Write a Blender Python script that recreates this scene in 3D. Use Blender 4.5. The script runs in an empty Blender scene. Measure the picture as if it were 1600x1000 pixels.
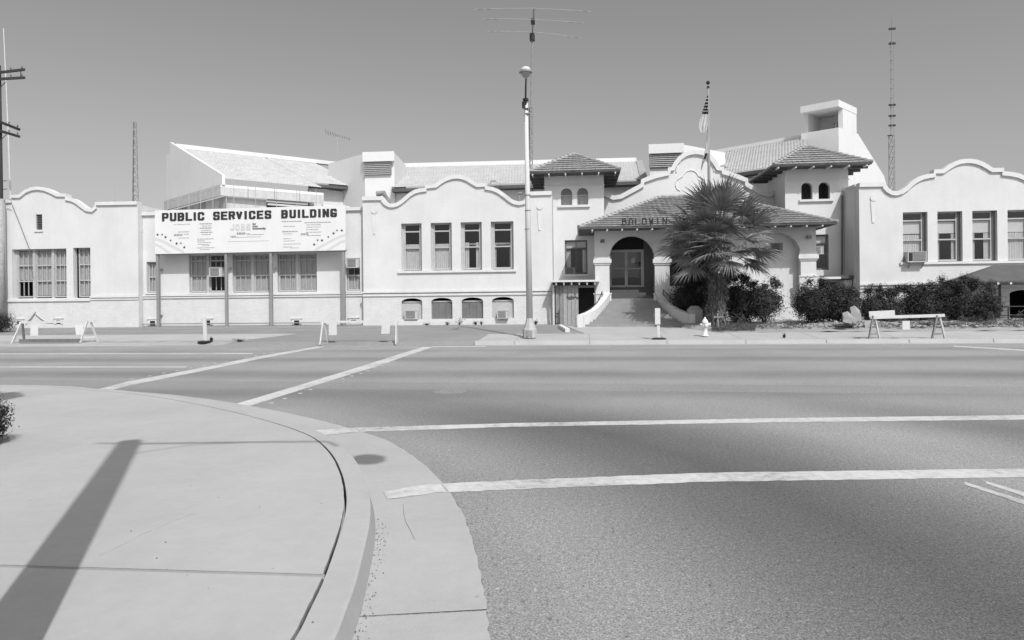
import bpy, math, random
import numpy as np
from mathutils import Vector, Matrix
from mathutils.geometry import tessellate_polygon

SC = bpy.context.scene
COL = SC.collection
random.seed(7)

# ------------------------------------------------------------------ camera
FPX, PPX, PPY = 1080.0, 800.0, 470.0          # focal length and principal point, in 1600 px units
ROLL, YAW = 0.0105, math.atan(0.10)
EYE = Vector((0, 0, 1.70))
r0 = Vector((math.cos(YAW), math.sin(YAW), 0))
FW = Vector((-math.sin(YAW), math.cos(YAW), 0))
u0 = Vector((0, 0, 1))
RT = r0 * math.cos(ROLL) - u0 * math.sin(ROLL)
UP = r0 * math.sin(ROLL) + u0 * math.cos(ROLL)
cam = bpy.data.cameras.new('camera')
cam_o = bpy.data.objects.new('camera', cam)
COL.objects.link(cam_o)
cam_o.matrix_world = Matrix(((RT.x, UP.x, -FW.x, EYE.x), (RT.y, UP.y, -FW.y, EYE.y), (RT.z, UP.z, -FW.z, EYE.z), (0, 0, 0, 1)))
cam.sensor_fit = 'HORIZONTAL'
cam.sensor_width = 36.0
cam.lens = 36.0 * FPX / 1600.0
cam.shift_x = (800 - PPX) / 1600.0
cam.shift_y = (PPY - 500) / 1600.0
cam.clip_start = 0.1
cam.clip_end = 3000
SC.camera = cam_o

# ------------------------------------------------------------------ light
SUN_DIR = Vector((-0.42, 0.76, -1.0)).normalized()    # the way the light travels
w = bpy.data.worlds.new('World')
SC.world = w
w.use_nodes = True
nt = w.node_tree
nt.nodes.clear()
sky = nt.nodes.new('ShaderNodeTexSky')
sky.sky_type = 'NISHITA'
sky.sun_disc = False
sky.sun_elevation = math.asin(-SUN_DIR.z)
sky.sun_rotation = math.atan2(-SUN_DIR.x, -SUN_DIR.y)
sky.air_density = 1.0
sky.dust_density = 3.0
sky.ozone_density = 1.0
bw = nt.nodes.new('ShaderNodeRGBToBW')                # black and white film
bg = nt.nodes.new('ShaderNodeBackground')
bg.inputs['Strength'].default_value = 0.11
wo = nt.nodes.new('ShaderNodeOutputWorld')
nt.links.new(sky.outputs[0], bw.inputs[0])
nt.links.new(bw.outputs[0], bg.inputs['Color'])
nt.links.new(bg.outputs[0], wo.inputs[0])
sl = bpy.data.lights.new('sun', 'SUN')
sl.energy = 2.85
sl.angle = math.radians(0.53)
sl.color = (1, 1, 1)
so = bpy.data.objects.new('sun', sl)
COL.objects.link(so)
so.rotation_euler = SUN_DIR.to_track_quat('-Z', 'Y').to_euler()
so.location = (20, -30, 60)
SC.view_settings.view_transform = 'Standard'
SC.view_settings.look = 'None'
SC.view_settings.exposure = 0.33
SC.view_settings.gamma = 1.0
SC.view_settings.use_curve_mapping = False

# ------------------------------------------------------------------ where things stand
def ray(px, py):
    return FW * FPX + RT * (px - PPX) + UP * (PPY - py)
def P(px, py, Y):                 # point of the plane y = Y
    d = ray(px, py)
    t = Y / d.y
    return Vector((d.x * t, Y, EYE.z + d.z * t))
def PZ(px, py, z):                # point of the plane z
    d = ray(px, py)
    t = (z - EYE.z) / d.z
    return EYE + d * t
def R(x0, y0, x1, y1, Y):         # upright rectangle on y = Y: x0, x1, z0, z1
    xm, ym = (x0 + x1) / 2, (y0 + y1) / 2
    return P(x0, ym, Y).x, P(x1, ym, Y).x, P(xm, y1, Y).z, P(xm, y0, Y).z
GP = [(-50, 0), (26.65, 0.0), (27.0, 0.12), (30.6, 0.28), (34, .38), (37.5, .44), (400, .5)]
def gz(Y):
    for (a, za), (b, zb) in zip(GP, GP[1:]):
        if Y <= b:
            return za + (zb - za) * (Y - a) / (b - a)
    return GP[-1][1]
def GX(px, Y):
    return P(px, 500, Y).x

# ------------------------------------------------------------------ materials
MATS = {}
def nodes_of(name):
    m = bpy.data.materials.new(name)
    m.use_nodes = True
    t = m.node_tree
    return m, t, t.nodes['Principled BSDF']
def N(t, k, **kw):
    n = t.nodes.new(k)
    for a, b in kw.items():
        if hasattr(n, a): setattr(n, a, b)
        else: n.inputs[a].default_value = b
    return n
def L(t, a, b): t.links.new(a, b)
def ramp(t, fac, stops):
    r = t.nodes.new('ShaderNodeValToRGB')
    e = r.color_ramp.elements
    while len(e) < len(stops): e.new(0.5)
    for el, (p, v) in zip(e, stops):
        el.position = p
        el.color = (v, v, v, 1)
    L(t, fac, r.inputs[0])
    return r.outputs[0]
def mul(t, a, b, f=1.0):
    m = t.nodes.new('ShaderNodeMix')
    m.data_type = 'RGBA'
    m.blend_type = 'MULTIPLY'
    m.inputs[0].default_value = f
    L(t, a, m.inputs[6]); L(t, b, m.inputs[7])
    return m.outputs[2]
def mat(name, v, rough=0.9, var=0.08, scale=3.0, fine=0.0, fscale=60, bump=0.0, bscale=60, streak=0.0, brick=None, spec=0.25, translucent=0, spots=False):
    if name in MATS: return MATS[name]
    m, t, b = nodes_of(name)
    tc = N(t, 'ShaderNodeTexCoord')
    co = tc.outputs['Object']
    n = N(t, 'ShaderNodeTexNoise', Scale=scale, Detail=6.0, Roughness=0.6)
    L(t, co, n.inputs['Vector'])
    c = ramp(t, n.outputs[0], [(0.25, v * (1 - 1.6 * var)), (0.75, v * (1 + var))])
    if fine:
        n2 = N(t, 'ShaderNodeTexNoise', Scale=fscale, Detail=3.0, Roughness=0.7)
        L(t, co, n2.inputs['Vector'])
        c = mul(t, c, ramp(t, n2.outputs[0], [(0.3, 1 - fine), (0.7, 1 + fine)]))
    if streak:                                      # rain streaks and grime
        mp = N(t, 'ShaderNodeMapping')
        mp.inputs['Scale'].default_value = (1.0, 1.0, 0.12)
        L(t, co, mp.inputs[0])
        n3 = N(t, 'ShaderNodeTexNoise', Scale=4.0, Detail=7.0, Roughness=0.65)
        L(t, mp.outputs[0], n3.inputs['Vector'])
        c = mul(t, c, ramp(t, n3.outputs[0], [(0.30, 1 - streak), (0.55, 1.0)]))
    if spots:                                       # old gum, drips and scuffs
        vo = N(t, 'ShaderNodeTexVoronoi', Scale=3.2)
        vo.inputs['Randomness'].default_value = 1.0
        L(t, co, vo.inputs['Vector'])
        c = mul(t, c, ramp(t, vo.outputs['Distance'], [(.028, .72), (.05, 1.0)]))
        n5 = N(t, 'ShaderNodeTexNoise', Scale=120.0, Detail=3.0, Roughness=.8)
        L(t, co, n5.inputs['Vector'])
        c = mul(t, c, ramp(t, n5.outputs[0], [(.30, .86), (.45, 1.0), (.75, 1.05)]))
    if brick:
        bt = N(t, 'ShaderNodeTexBrick')
        mp = N(t, 'ShaderNodeMapping')
        mp.inputs['Rotation'].default_value = (math.radians(90), 0, 0)
        L(t, co, mp.inputs[0]); L(t, mp.outputs[0], bt.inputs['Vector'])
        for k, x in (('Scale', 1.0), ('Brick Width', .24), ('Row Height', .085), ('Mortar Size', .012), ('Mortar Smooth', .3), ('Bias', 0.0)):
            bt.inputs[k].default_value = x
        bt.inputs['Color1'].default_value = (1, 1, 1, 1)
        bt.inputs['Color2'].default_value = (.93, .93, .93, 1)
        bt.inputs['Mortar'].default_value = (brick, brick, brick, 1)
        c = mul(t, c, bt.outputs[0])
    if bump:
        n4 = N(t, 'ShaderNodeTexNoise', Scale=bscale, Detail=4.0, Roughness=0.7)
        L(t, co, n4.inputs['Vector'])
        bp = N(t, 'ShaderNodeBump', Strength=bump, Distance=0.02)
        L(t, n4.outputs[0], bp.inputs['Height'])
        L(t, bp.outputs[0], b.inputs['Normal'])
    L(t, c, b.inputs['Base Color'])
    b.inputs['Roughness'].default_value = rough
    b.inputs['Specular IOR Level'].default_value = spec
    if translucent:
        tr = N(t, 'ShaderNodeBsdfTranslucent')
        L(t, c, tr.inputs[0])
        mx = N(t, 'ShaderNodeMixShader')
        mx.inputs[0].default_value = translucent
        L(t, b.outputs[0], mx.inputs[1]); L(t, tr.outputs[0], mx.inputs[2])
        L(t, mx.outputs[0], t.nodes['Material Output'].inputs[0])
    MATS[name] = m
    return m
M_STUCCO = mat('white_stucco', .62, var=.06, scale=.5, fine=.03, fscale=9, bump=.35, bscale=22, streak=.035)
M_BRICK = mat('painted_brick', .63, var=.05, scale=1.5, fine=.04, fscale=14, bump=.45, bscale=16, brick=.90, streak=.04)
M_RBRICK = mat('dark_brick', .14, var=.15, scale=2, brick=1.3, bump=.4, bscale=20)
M_TRIM = mat('white_trim', .64, var=.05, scale=2, fine=.03, fscale=12, streak=.05)
M_ANNEX = mat('annex_stucco', .66, var=.03, scale=.4, fine=.02, fscale=6, streak=.03)
M_ATILE = mat('pale_roof_tile', .53, var=.08, scale=1.2, fine=.12, fscale=5)
M_TILE = mat('weathered_roof_tile', .33, var=.12, scale=1.5, fine=.12, fscale=9, bump=.3, bscale=30)
M_EAVE = mat('eave_timber', .10, var=.15, scale=5)
M_FRAME = mat('painted_window_wood', .42, var=.08, scale=6)
M_FRAMED = mat('dark_window_wood', .16, var=.1, scale=6)
M_CURT = mat('window_curtain', .50, var=.08, scale=3, translucent=.1)
M_CURTD = mat('grey_curtain', .42, var=.08, scale=3, translucent=.1)
M_SHADE = mat('roller_shade', .50, var=.04, scale=3)
M_BOARD = mat('painted_board', .17, var=.12, scale=4, streak=.12)
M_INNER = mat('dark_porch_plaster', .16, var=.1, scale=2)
M_TREAD = mat('shade_dark_tread', .10, var=.1, scale=3)  # inner porch steps: the arch's shade is put into this dark colour
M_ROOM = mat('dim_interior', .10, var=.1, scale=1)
M_WOODL = mat('bleached_wood', .36, var=.12, scale=6, fine=.1, fscale=30, streak=.15)
M_FORM = mat('weathered_formwork', .50, var=.10, scale=3, fine=.06, fscale=20, streak=.12)
M_WOODG = mat('grey_wood', .24, var=.15, scale=5, streak=.2)
M_WHITE = mat('white_paint', .57, var=.05, scale=5, fine=.04, fscale=20)
M_SIGN = mat('sign_white', .68, var=.03, scale=.8, streak=.03)
M_INK = mat('sign_ink', .035, var=.05)
M_INKL = mat('sign_pale_print', .57, var=.05)
M_INKM = mat('sign_grey_print', .30, var=.05)
M_POST = mat('grey_painted_steel', .26, var=.08, scale=4)
M_WEATH = mat('weathered_pole_base', .42, var=.08, scale=6, streak=.1)
M_MAST = mat('weathered_mast_steel', .25, rough=.7, var=.15, scale=4)
M_STEEL = mat('galvanised_steel', .40, rough=.55, var=.08, scale=4)
M_POLE = mat('pale_pole_paint', .56, var=.05, scale=3, streak=.06)
M_DARK = mat('dark_iron', .03, rough=.6, var=.1)
M_UTIL = mat('creosoted_pole_wood', .06, var=.2, scale=5, streak=.25)
M_UTILP = mat('pale_pole_sheath', .36, var=.2, scale=6, fine=.2, fscale=20)
M_GRILLE = mat('louvre_grey', .16, var=.08)
M_AC = mat('ac_casing', .48, rough=.6, var=.06, scale=8)
M_CONC = mat('concrete', .40, var=.08, scale=.6, fine=.035, fscale=9, bump=.15, bscale=120, spots=True)
M_STEP = mat('step_concrete', .28, var=.1, scale=1.5, fine=.06, fscale=20, bump=.1)
M_LEAF = mat('shrub_leaf', .040, rough=.55, var=.3, scale=2.5, translucent=.10)
M_LEAF2 = mat('oleander_leaf', .055, rough=.5, var=.3, scale=2.5, translucent=.15)
M_STEM = mat('shrub_stem', .06, var=.2)
M_FROND = mat('palm_frond', .20, rough=.30, var=.35, scale=2.0, translucent=.10, spec=.6)
M_DEAD = mat('dead_palm_frond', .13, var=.3, scale=4)
M_HUSK = mat('palm_trunk_fibre', .14, var=.4, scale=6)
M_WEED = mat('dry_weed', .12, var=.4, scale=2)
M_STONE = mat('broken_concrete', .31, var=.2, scale=4, fine=.1, fscale=30, bump=.4, bscale=20)
M_HYD = mat('hydrant_paint', .66, rough=.5, var=.06, scale=10)
M_FLAGD = mat('flag_dark_cloth', .03, var=.1, translucent=.1)
M_FLAGM = mat('flag_grey_cloth', .52, var=.1, translucent=.25)
M_FLAGW = mat('flag_pale_cloth', .74, var=.06, translucent=.3)
M_LAMPG = mat('lamp_refractor', .30, rough=.25, var=.1, scale=20, spec=.5)

def glass_mat():
    m, t, b = nodes_of('window_glass')
    t.nodes.remove(b)
    tr = N(t, 'ShaderNodeBsdfTransparent')
    tr.inputs[0].default_value = (.94, .94, .94, 1)
    g = N(t, 'ShaderNodeBsdfGlossy', Roughness=.03)
    lw = N(t, 'ShaderNodeLayerWeight', Blend=.5)
    pw = N(t, 'ShaderNodeMath', operation='POWER')
    pw.inputs[1].default_value = 4.0
    L(t, lw.outputs['Facing'], pw.inputs[0])
    ad = N(t, 'ShaderNodeMath', operation='MULTIPLY_ADD')
    ad.inputs[1].default_value = .8; ad.inputs[2].default_value = .06
    L(t, pw.outputs[0], ad.inputs[0])
    mx = N(t, 'ShaderNodeMixShader')
    L(t, ad.outputs[0], mx.inputs[0]); L(t, tr.outputs[0], mx.inputs[1]); L(t, g.outputs[0], mx.inputs[2])
    L(t, mx.outputs[0], t.nodes['Material Output'].inputs[0])
    return m
M_GLASS = glass_mat()

def asphalt_mat(name, v, bands, rough=.92):
    """worn asphalt: stone grain, oil-darkened wheel lanes (bands: across, centre, width, depth), patches"""
    m, t, b = nodes_of(name)
    tc = N(t, 'ShaderNodeTexCoord')
    co = tc.outputs['Object']
    n = N(t, 'ShaderNodeTexNoise', Scale=.35, Detail=6.0, Roughness=.55)
    L(t, co, n.inputs['Vector'])
    c = ramp(t, n.outputs[0], [(.3, v * .88), (.7, v * 1.08)])
    for sc_, lo, hi in ((26, .78, 1.2), (75, .42, 1.48), (170, .55, 1.4)):
        g = N(t, 'ShaderNodeTexNoise', Scale=sc_, Detail=3.0, Roughness=.75)
        L(t, co, g.inputs['Vector'])
        c = mul(t, c, ramp(t, g.outputs[0], [(.32, lo), (.68, hi)]))
    vo = N(t, 'ShaderNodeTexVoronoi', Scale=55.0)
    L(t, co, vo.inputs['Vector'])
    c = mul(t, c, ramp(t, vo.outputs['Color'], [(.06, 1.25), (.2, 1.0), (.88, .95), (.96, .55)]))
    sp = N(t, 'ShaderNodeSeparateXYZ')
    nz = N(t, 'ShaderNodeTexNoise', Scale=.15, Detail=3.0)
    L(t, co, nz.inputs['Vector'])
    wv = N(t, 'ShaderNodeMix', data_type='RGBA')
    wv.blend_type = 'ADD'
    wv.inputs[0].default_value = .55
    L(t, co, wv.inputs[6]); L(t, nz.outputs[1], wv.inputs[7])
    L(t, wv.outputs[2], sp.inputs[0])
    # wheel tracks of turning traffic run round the kerb's own centre
    dx = N(t, 'ShaderNodeMath', operation='ADD'); dx.inputs[1].default_value = 9.0; L(t, sp.outputs[0], dx.inputs[0])
    dy = N(t, 'ShaderNodeMath', operation='ADD'); dy.inputs[1].default_value = -2.4; L(t, sp.outputs[1], dy.inputs[0])
    cv = N(t, 'ShaderNodeCombineXYZ'); L(t, dx.outputs[0], cv.inputs[0]); L(t, dy.outputs[0], cv.inputs[1])
    ln = N(t, 'ShaderNodeVectorMath', operation='LENGTH'); L(t, cv.outputs[0], ln.inputs[0])
    for ax, cen, wid, dep, slope in bands:
        a, o = (sp.outputs[1], sp.outputs[0]) if ax == 'y' else (ln.outputs['Value'], sp.outputs[1])
        ma = N(t, 'ShaderNodeMath', operation='MULTIPLY_ADD')
        ma.inputs[1].default_value = -slope
        L(t, o, ma.inputs[0]); L(t, a, ma.inputs[2])
        s1 = N(t, 'ShaderNodeMath', operation='SUBTRACT'); s1.inputs[1].default_value = cen
        L(t, ma.outputs[0], s1.inputs[0])
        ab = N(t, 'ShaderNodeMath', operation='ABSOLUTE'); L(t, s1.outputs[0], ab.inputs[0])
        dv = N(t, 'ShaderNodeMath', operation='DIVIDE'); dv.inputs[1].default_value = wid
        L(t, ab.outputs[0], dv.inputs[0])
        rr = ramp(t, dv.outputs[0], [(0.0, 1 - dep), (.35, 1 - dep * .8), (1.0, 1.0)])
        if ax == 'c':                                # side street wear ends where it meets the main road
            fm = N(t, 'ShaderNodeMapRange')
            fm.inputs['From Min'].default_value = 9.5; fm.inputs['From Max'].default_value = 14.5
            fm.inputs['To Min'].default_value = 1.0; fm.inputs['To Max'].default_value = 0.0
            L(t, sp.outputs[1], fm.inputs[0])
            m_ = t.nodes.new('ShaderNodeMix'); m_.data_type = 'RGBA'; m_.blend_type = 'MULTIPLY'
            L(t, fm.outputs[0], m_.inputs[0]); L(t, c, m_.inputs[6]); L(t, rr, m_.inputs[7])
            c = m_.outputs[2]
        else:
            c = mul(t, c, rr)
    L(t, c, b.inputs['Base Color'])
    b.inputs['Roughness'].default_value = rough
    b.inputs['Specular IOR Level'].default_value = .2
    n4 = N(t, 'ShaderNodeTexNoise', Scale=90.0, Detail=3.0)
    L(t, co, n4.inputs['Vector'])
    bp = N(t, 'ShaderNodeBump', Strength=.5, Distance=.012)
    L(t, n4.outputs[0], bp.inputs['Height']); L(t, bp.outputs[0], b.inputs['Normal'])
    return m
M_ROAD = asphalt_mat('worn_asphalt', .325, [('y', 23.9, .8, .14, 0), ('y', 20.4, 1.1, .27, 0), ('y', 16.2, 1.2, .27, 0), ('y', 13.0, 1.0, .20, .03),
                                             ('c', 11.7, 2.3, .62, 0), ('c', 16.4, 1.5, .42, 0), ('c', 9.0, .8, .10, 0)])
M_PATCH = asphalt_mat('trench_patch_asphalt', .29, [])
M_APRON = asphalt_mat('apron_asphalt', .28, [('y', 34.6, .5, .15, 0), ('y', 32.4, .3, .15, 0)])

def paint_mat(name, v, base):
    m, t, b = nodes_of(name)
    tc = N(t, 'ShaderNodeTexCoord')
    n = N(t, 'ShaderNodeTexNoise', Scale=9.0, Detail=8.0, Roughness=.75)
    L(t, tc.outputs['Object'], n.inputs['Vector'])
    n2 = N(t, 'ShaderNodeTexNoise', Scale=.9, Detail=3.0)
    L(t, tc.outputs['Object'], n2.inputs['Vector'])
    ad = N(t, 'ShaderNodeMath', operation='MULTIPLY_ADD'); ad.inputs[1].default_value = .6
    L(t, n2.outputs[0], ad.inputs[0]); L(t, n.outputs[0], ad.inputs[2])
    L(t, ramp(t, ad.outputs[0], [(.58, base), (.74, v * .8), (.9, v)]), b.inputs['Base Color'])
    b.inputs['Roughness'].default_value = .8
    return m
M_LINE = paint_mat('worn_road_paint', .56, .26)
def soil_mat():
    m, t, b = nodes_of('bare_pale_soil')
    tc = N(t, 'ShaderNodeTexCoord')
    n = N(t, 'ShaderNodeTexNoise', Scale=1.3, Detail=9.0, Roughness=.7)
    L(t, tc.outputs['Object'], n.inputs['Vector'])
    c = ramp(t, n.outputs[0], [(.3, .24), (.5, .34), (.7, .38)])
    n2 = N(t, 'ShaderNodeTexNoise', Scale=25.0, Detail=4.0, Roughness=.7)
    L(t, tc.outputs['Object'], n2.inputs['Vector'])
    c = mul(t, c, ramp(t, n2.outputs[0], [(.3, .75), (.6, 1.1)]))
    L(t, c, b.inputs['Base Color'])
    b.inputs['Roughness'].default_value = .95
    bp = N(t, 'ShaderNodeBump', Strength=.8, Distance=.04)
    L(t, n2.outputs[0], bp.inputs['Height']); L(t, bp.outputs[0], b.inputs['Normal'])
    return m
M_SOIL = soil_mat()

# ------------------------------------------------------------------ mesh building
class MB:
    def __init__(s): s.v = []; s.f = []
    def add(s, vs, fs):
        o = len(s.v)
        s.v += [tuple(p) for p in vs]
        s.f += [tuple(i + o for i in q) for q in fs]
        return s
    def box(s, x0, x1, y0, y1, z0, z1):
        return s.add([(x0, y0, z0), (x1, y0, z0), (x1, y1, z0), (x0, y1, z0), (x0, y0, z1), (x1, y0, z1), (x1, y1, z1), (x0, y1, z1)],
                     [(0, 3, 2, 1), (4, 5, 6, 7), (0, 1, 5, 4), (1, 2, 6, 5), (2, 3, 7, 6), (3, 0, 4, 7)])
    def bar(s, p, q, w, d=None, up=(0, 0, 1)):
        p, q = Vector(p), Vector(q)
        d = w if d is None else d
        a = (q - p).normalized()
        u = Vector(up)
        if abs(a.dot(u)) > .97: u = Vector((0, 1, 0))
        b = a.cross(u).normalized(); c = b.cross(a).normalized()
        b *= w / 2; c *= d / 2
        return s.add([p - b - c, p + b - c, p + b + c, p - b + c, q - b - c, q + b - c, q + b + c, q - b + c],
                     [(0, 3, 2, 1), (4, 5, 6, 7), (0, 1, 5, 4), (1, 2, 6, 5), (2, 3, 7, 6), (3, 0, 4, 7)])
    def tube(s, pts, r, n=8):
        pts = [Vector(p) for p in pts]
        rs = r if isinstance(r, (list, tuple)) else [r] * len(pts)
        vs, fs = [], []
        for i, p in enumerate(pts):
            a = (pts[min(i + 1, len(pts) - 1)] - pts[max(i - 1, 0)]).normalized()
            u = Vector((0, 0, 1)) if abs(a.z) < .9 else Vector((0, 1, 0))
            b = a.cross(u).normalized(); c = b.cross(a).normalized()
            for k in range(n):
                t = 2 * math.pi * k / n
                vs.append(p + (b * math.cos(t) + c * math.sin(t)) * rs[i])
        for i in range(len(pts) - 1):
            for k in range(n):
                k2 = (k + 1) % n
                fs.append((i * n + k, i * n + k2, (i + 1) * n + k2, (i + 1) * n + k))
        fs.append(tuple(range(n))[::-1]); fs.append(tuple((len(pts) - 1) * n + k for k in range(n)))
        return s.add(vs, fs)
    def lathe(s, c, prof, n=16):
        vs, fs = [], []
        for r_, z in prof:
            for k in range(n):
                t = 2 * math.pi * k / n
                vs.append((c[0] + r_ * math.cos(t), c[1] + r_ * math.sin(t), c[2] + z))
        for i in range(len(prof) - 1):
            for k in range(n):
                k2 = (k + 1) % n
                fs.append((i * n + k, i * n + k2, (i + 1) * n + k2, (i + 1) * n + k))
        fs.append(tuple(range(n))[::-1]); fs.append(tuple((len(prof) - 1) * n + k for k in range(n)))
        return s.add(vs, fs)
    def plate(s, outer, y0, y1, holes=()):
        """polygon in (x, z) with holes, as a slab from y0 (front) to y1"""
        loops = [list(outer)] + [list(h) for h in holes]
        flat = [p for l in loops for p in l]
        tris = tessellate_polygon([[Vector((x, z, 0)) for x, z in l] for l in loops])
        n = len(flat)
        vs = [(x, y0, z) for x, z in flat] + [(x, y1, z) for x, z in flat]
        fs = []
        for a, b, c in tris:
            ar = (flat[b][0] - flat[a][0]) * (flat[c][1] - flat[a][1]) - (flat[c][0] - flat[a][0]) * (flat[b][1] - flat[a][1])
            if ar < 0: b, c = c, b
            fs.append((a, b, c)); fs.append((a + n, c + n, b + n))
        o = 0
        for l in loops:
            k = len(l)
            for i in range(k):
                j = (i + 1) % k
                fs.append((o + i, o + i + n, o + j + n, o + j))
            o += k
        return s.add(vs, fs)
    def slab(s, poly, z0, z1):
        """polygon in (x, y), from z0 up to z1 (z1 may be a function of y)"""
        tris = tessellate_polygon([[Vector((x, y, 0)) for x, y in poly]])
        n = len(poly)
        zf = z1 if callable(z1) else (lambda y: z1)
        z0f = z0 if callable(z0) else (lambda y: z0)
        vs = [(x, y, zf(y)) for x, y in poly] + [(x, y, z0f(y)) for x, y in poly]
        fs = []
        for a, b, c in tris:
            ar = (poly[b][0] - poly[a][0]) * (poly[c][1] - poly[a][1]) - (poly[c][0] - poly[a][0]) * (poly[b][1] - poly[a][1])
            if ar < 0: b, c = c, b
            fs.append((a, b, c)); fs.append((a + n, c + n, b + n))
        for i in range(n):
            j = (i + 1) % n
            fs.append((i, i + n, j + n, j))
        return s.add(vs, fs)
    def prism(s, tri, off):
        """flat polygon (3d points) thickened by a vector"""
        n = len(tri)
        off = Vector(off)
        vs = [Vector(p) for p in tri] + [Vector(p) + off for p in tri]
        fs = [tuple(range(n)), tuple(range(2 * n - 1, n - 1, -1))] + [(i, i + n, (i + 1) % n + n, (i + 1) % n) for i in range(n)]
        return s.add(vs, fs)
    def build(s, name, m, parent=None, smooth=False, fixn=True, kind=None, label=None):
        me = bpy.data.meshes.new(name)
        org = Vector((0, 0, 0)); q = parent
        while q is not None:
            org += q.location; q = q.parent
        if len(org) and org.length:
            vs = [(x - org.x, y - org.y, z - org.z) for x, y, z in s.v]
        else: vs = s.v
        me.from_pydata(vs, [], s.f)
        if fixn and len(s.f) < 60000:
            import bmesh
            b = bmesh.new(); b.from_mesh(me)
            bmesh.ops.recalc_face_normals(b, faces=b.faces)
            b.to_mesh(me); b.free()
        if smooth:
            me.polygons.foreach_set('use_smooth', [True] * len(me.polygons))
        me.materials.append(m)
        o = bpy.data.objects.new(name, me)
        COL.objects.link(o)
        if parent is not None: o.parent = parent
        if kind: o['kind'] = kind
        if label: o['label'] = label
        return o
def tag(o, label=None, cat=None, group=None, kind=None):
    for k, x in (('label', label), ('category', cat), ('group', group), ('kind', kind)):
        if x: o[k] = x
    return o
def thing(name, label, cat, loc=(0, 0, 0), group=None):
    o = bpy.data.objects.new(name, None)
    o.empty_display_size = .3
    o.location = loc
    COL.objects.link(o)
    return tag(o, label, cat, group)
def copy_tree(o, parent=None):
    c = o.copy()
    COL.objects.link(c)
    c.parent = parent
    for ch in list(o.children): copy_tree(ch, c)
    return c
def leaf_mesh(name, pos, nrm, size, m, parent, aspect=.45, kind='stuff'):
    """many small pointed leaves: pos (n,3), nrm (n,3), size (n,)"""
    rng = np.random.default_rng(len(pos))
    n = len(pos)
    a = np.cross(nrm, rng.normal(size=(n, 3)))
    a /= np.linalg.norm(a, axis=1)[:, None] + 1e-9
    b = np.cross(nrm, a)
    b /= np.linalg.norm(b, axis=1)[:, None] + 1e-9
    s = size[:, None]
    org = Vector((0, 0, 0)); q = parent
    while q is not None:
        org += q.location; q = q.parent
    p = pos - np.array(org)
    v = np.stack([p - a * s, p - b * s * aspect + nrm * s * .15, p + a * s, p + b * s * aspect + nrm * s * .15], 1).reshape(-1, 3)
    me = bpy.data.meshes.new(name)
    me.vertices.add(4 * n); me.vertices.foreach_set('co', v.ravel())
    me.loops.add(4 * n); me.loops.foreach_set('vertex_index', np.arange(4 * n, dtype=np.int32))
    me.polygons.add(n); me.polygons.foreach_set('loop_start', np.arange(0, 4 * n, 4, dtype=np.int32))
    me.update(calc_edges=True)
    me.materials.append(m)
    o = bpy.data.objects.new(name, me)
    COL.objects.link(o)
    o.parent = parent
    if kind: o['kind'] = kind
    return o
# ------------------------------------------------------------------ the ground, the road, the pavements
MB().slab([(-1500, -1500), (1500, -1500), (1500, 1500), (-1500, 1500)], -.5, -.30).build('ground', M_SOIL, kind='structure')
road = MB().slab([(-160, -80), (160, -80), (160, 26.64), (-160, 26.64)], -.2, 0.0).build('road', M_ROAD, kind='structure')

def catmull(pts, k=6):
    out = []
    n = len(pts)
    for i in range(n - 1):
        p0, p1, p2, p3 = pts[max(i - 1, 0)], pts[i], pts[i + 1], pts[min(i + 2, n - 1)]
        for j in range(k):
            t = j / k
            out.append(tuple(.5 * (2 * p1[c] + (p2[c] - p0[c]) * t + (2 * p0[c] - 5 * p1[c] + 4 * p2[c] - p3[c]) * t * t + (3 * p1[c] - p0[c] - 3 * p2[c] + p3[c]) * t ** 3) for c in range(2)))
    out.append(tuple(pts[-1]))
    return out
cpx = [(0, 601), (160, 608), (260, 618), (365, 637), (440, 655), (490, 670.5), (520, 684), (547, 707), (565, 735), (575, 762), (579, 788), (577, 818), (570, 852), (557, 905), (541, 950), (521, 1000)]
cw = [PZ(x, y, .15) for x, y in cpx]
kp = [(-60, cw[0].y + .1), (-22, cw[0].y + .05)] + [(p.x, p.y) for p in cw] + [(cw[-1].x + .08, 2.3), (cw[-1].x + .14, 1.2), (cw[-1].x + .18, -3), (cw[-1].x + .18, -20)]
kerb = catmull(kp, 5)
def offs(pl, d, jit=0):
    """shift a line sideways, to its left as it runs (towards the road)"""
    rg = random.Random(3)
    out = []
    for i, p in enumerate(pl):
        a = Vector(pl[max(i - 1, 0)]); b = Vector(pl[min(i + 1, len(pl) - 1)])
        t = (b - a).normalized()
        out.append((p[0] - t.y * (d + rg.uniform(-jit, jit)), p[1] + t.x * (d + rg.uniform(-jit, jit))))
    return out
JY = 3.8
def band(pl, d0, d1, z0, z1, sel, mb=None, jit=0):
    mb = mb or MB()
    A, B = offs(pl, d0), offs(pl, d1, jit)
    ix = [i for i, p in enumerate(pl) if sel(p)]
    vs = [(A[i][0], A[i][1], z0) for i in ix] + [(B[i][0], B[i][1], z1) for i in ix]
    n = len(ix)
    mb.add(vs, [(i, i + 1, n + i + 1, n + i) for i in range(n - 1)])
    return mb
def cut_at(pl, y):
    """put a vertex exactly where the line crosses y"""
    out = []
    for a, b in zip(pl, pl[1:]):
        out.append(a)
        if (a[1] - y) * (b[1] - y) < 0 and a[0] > -4:
            t = (y - a[1]) / (b[1] - a[1])
            out.append((a[0] + (b[0] - a[0]) * t, y))
    out.append(pl[-1])
    return out
kerb = cut_at(cut_at(kerb, JY), 8.0)
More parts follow.
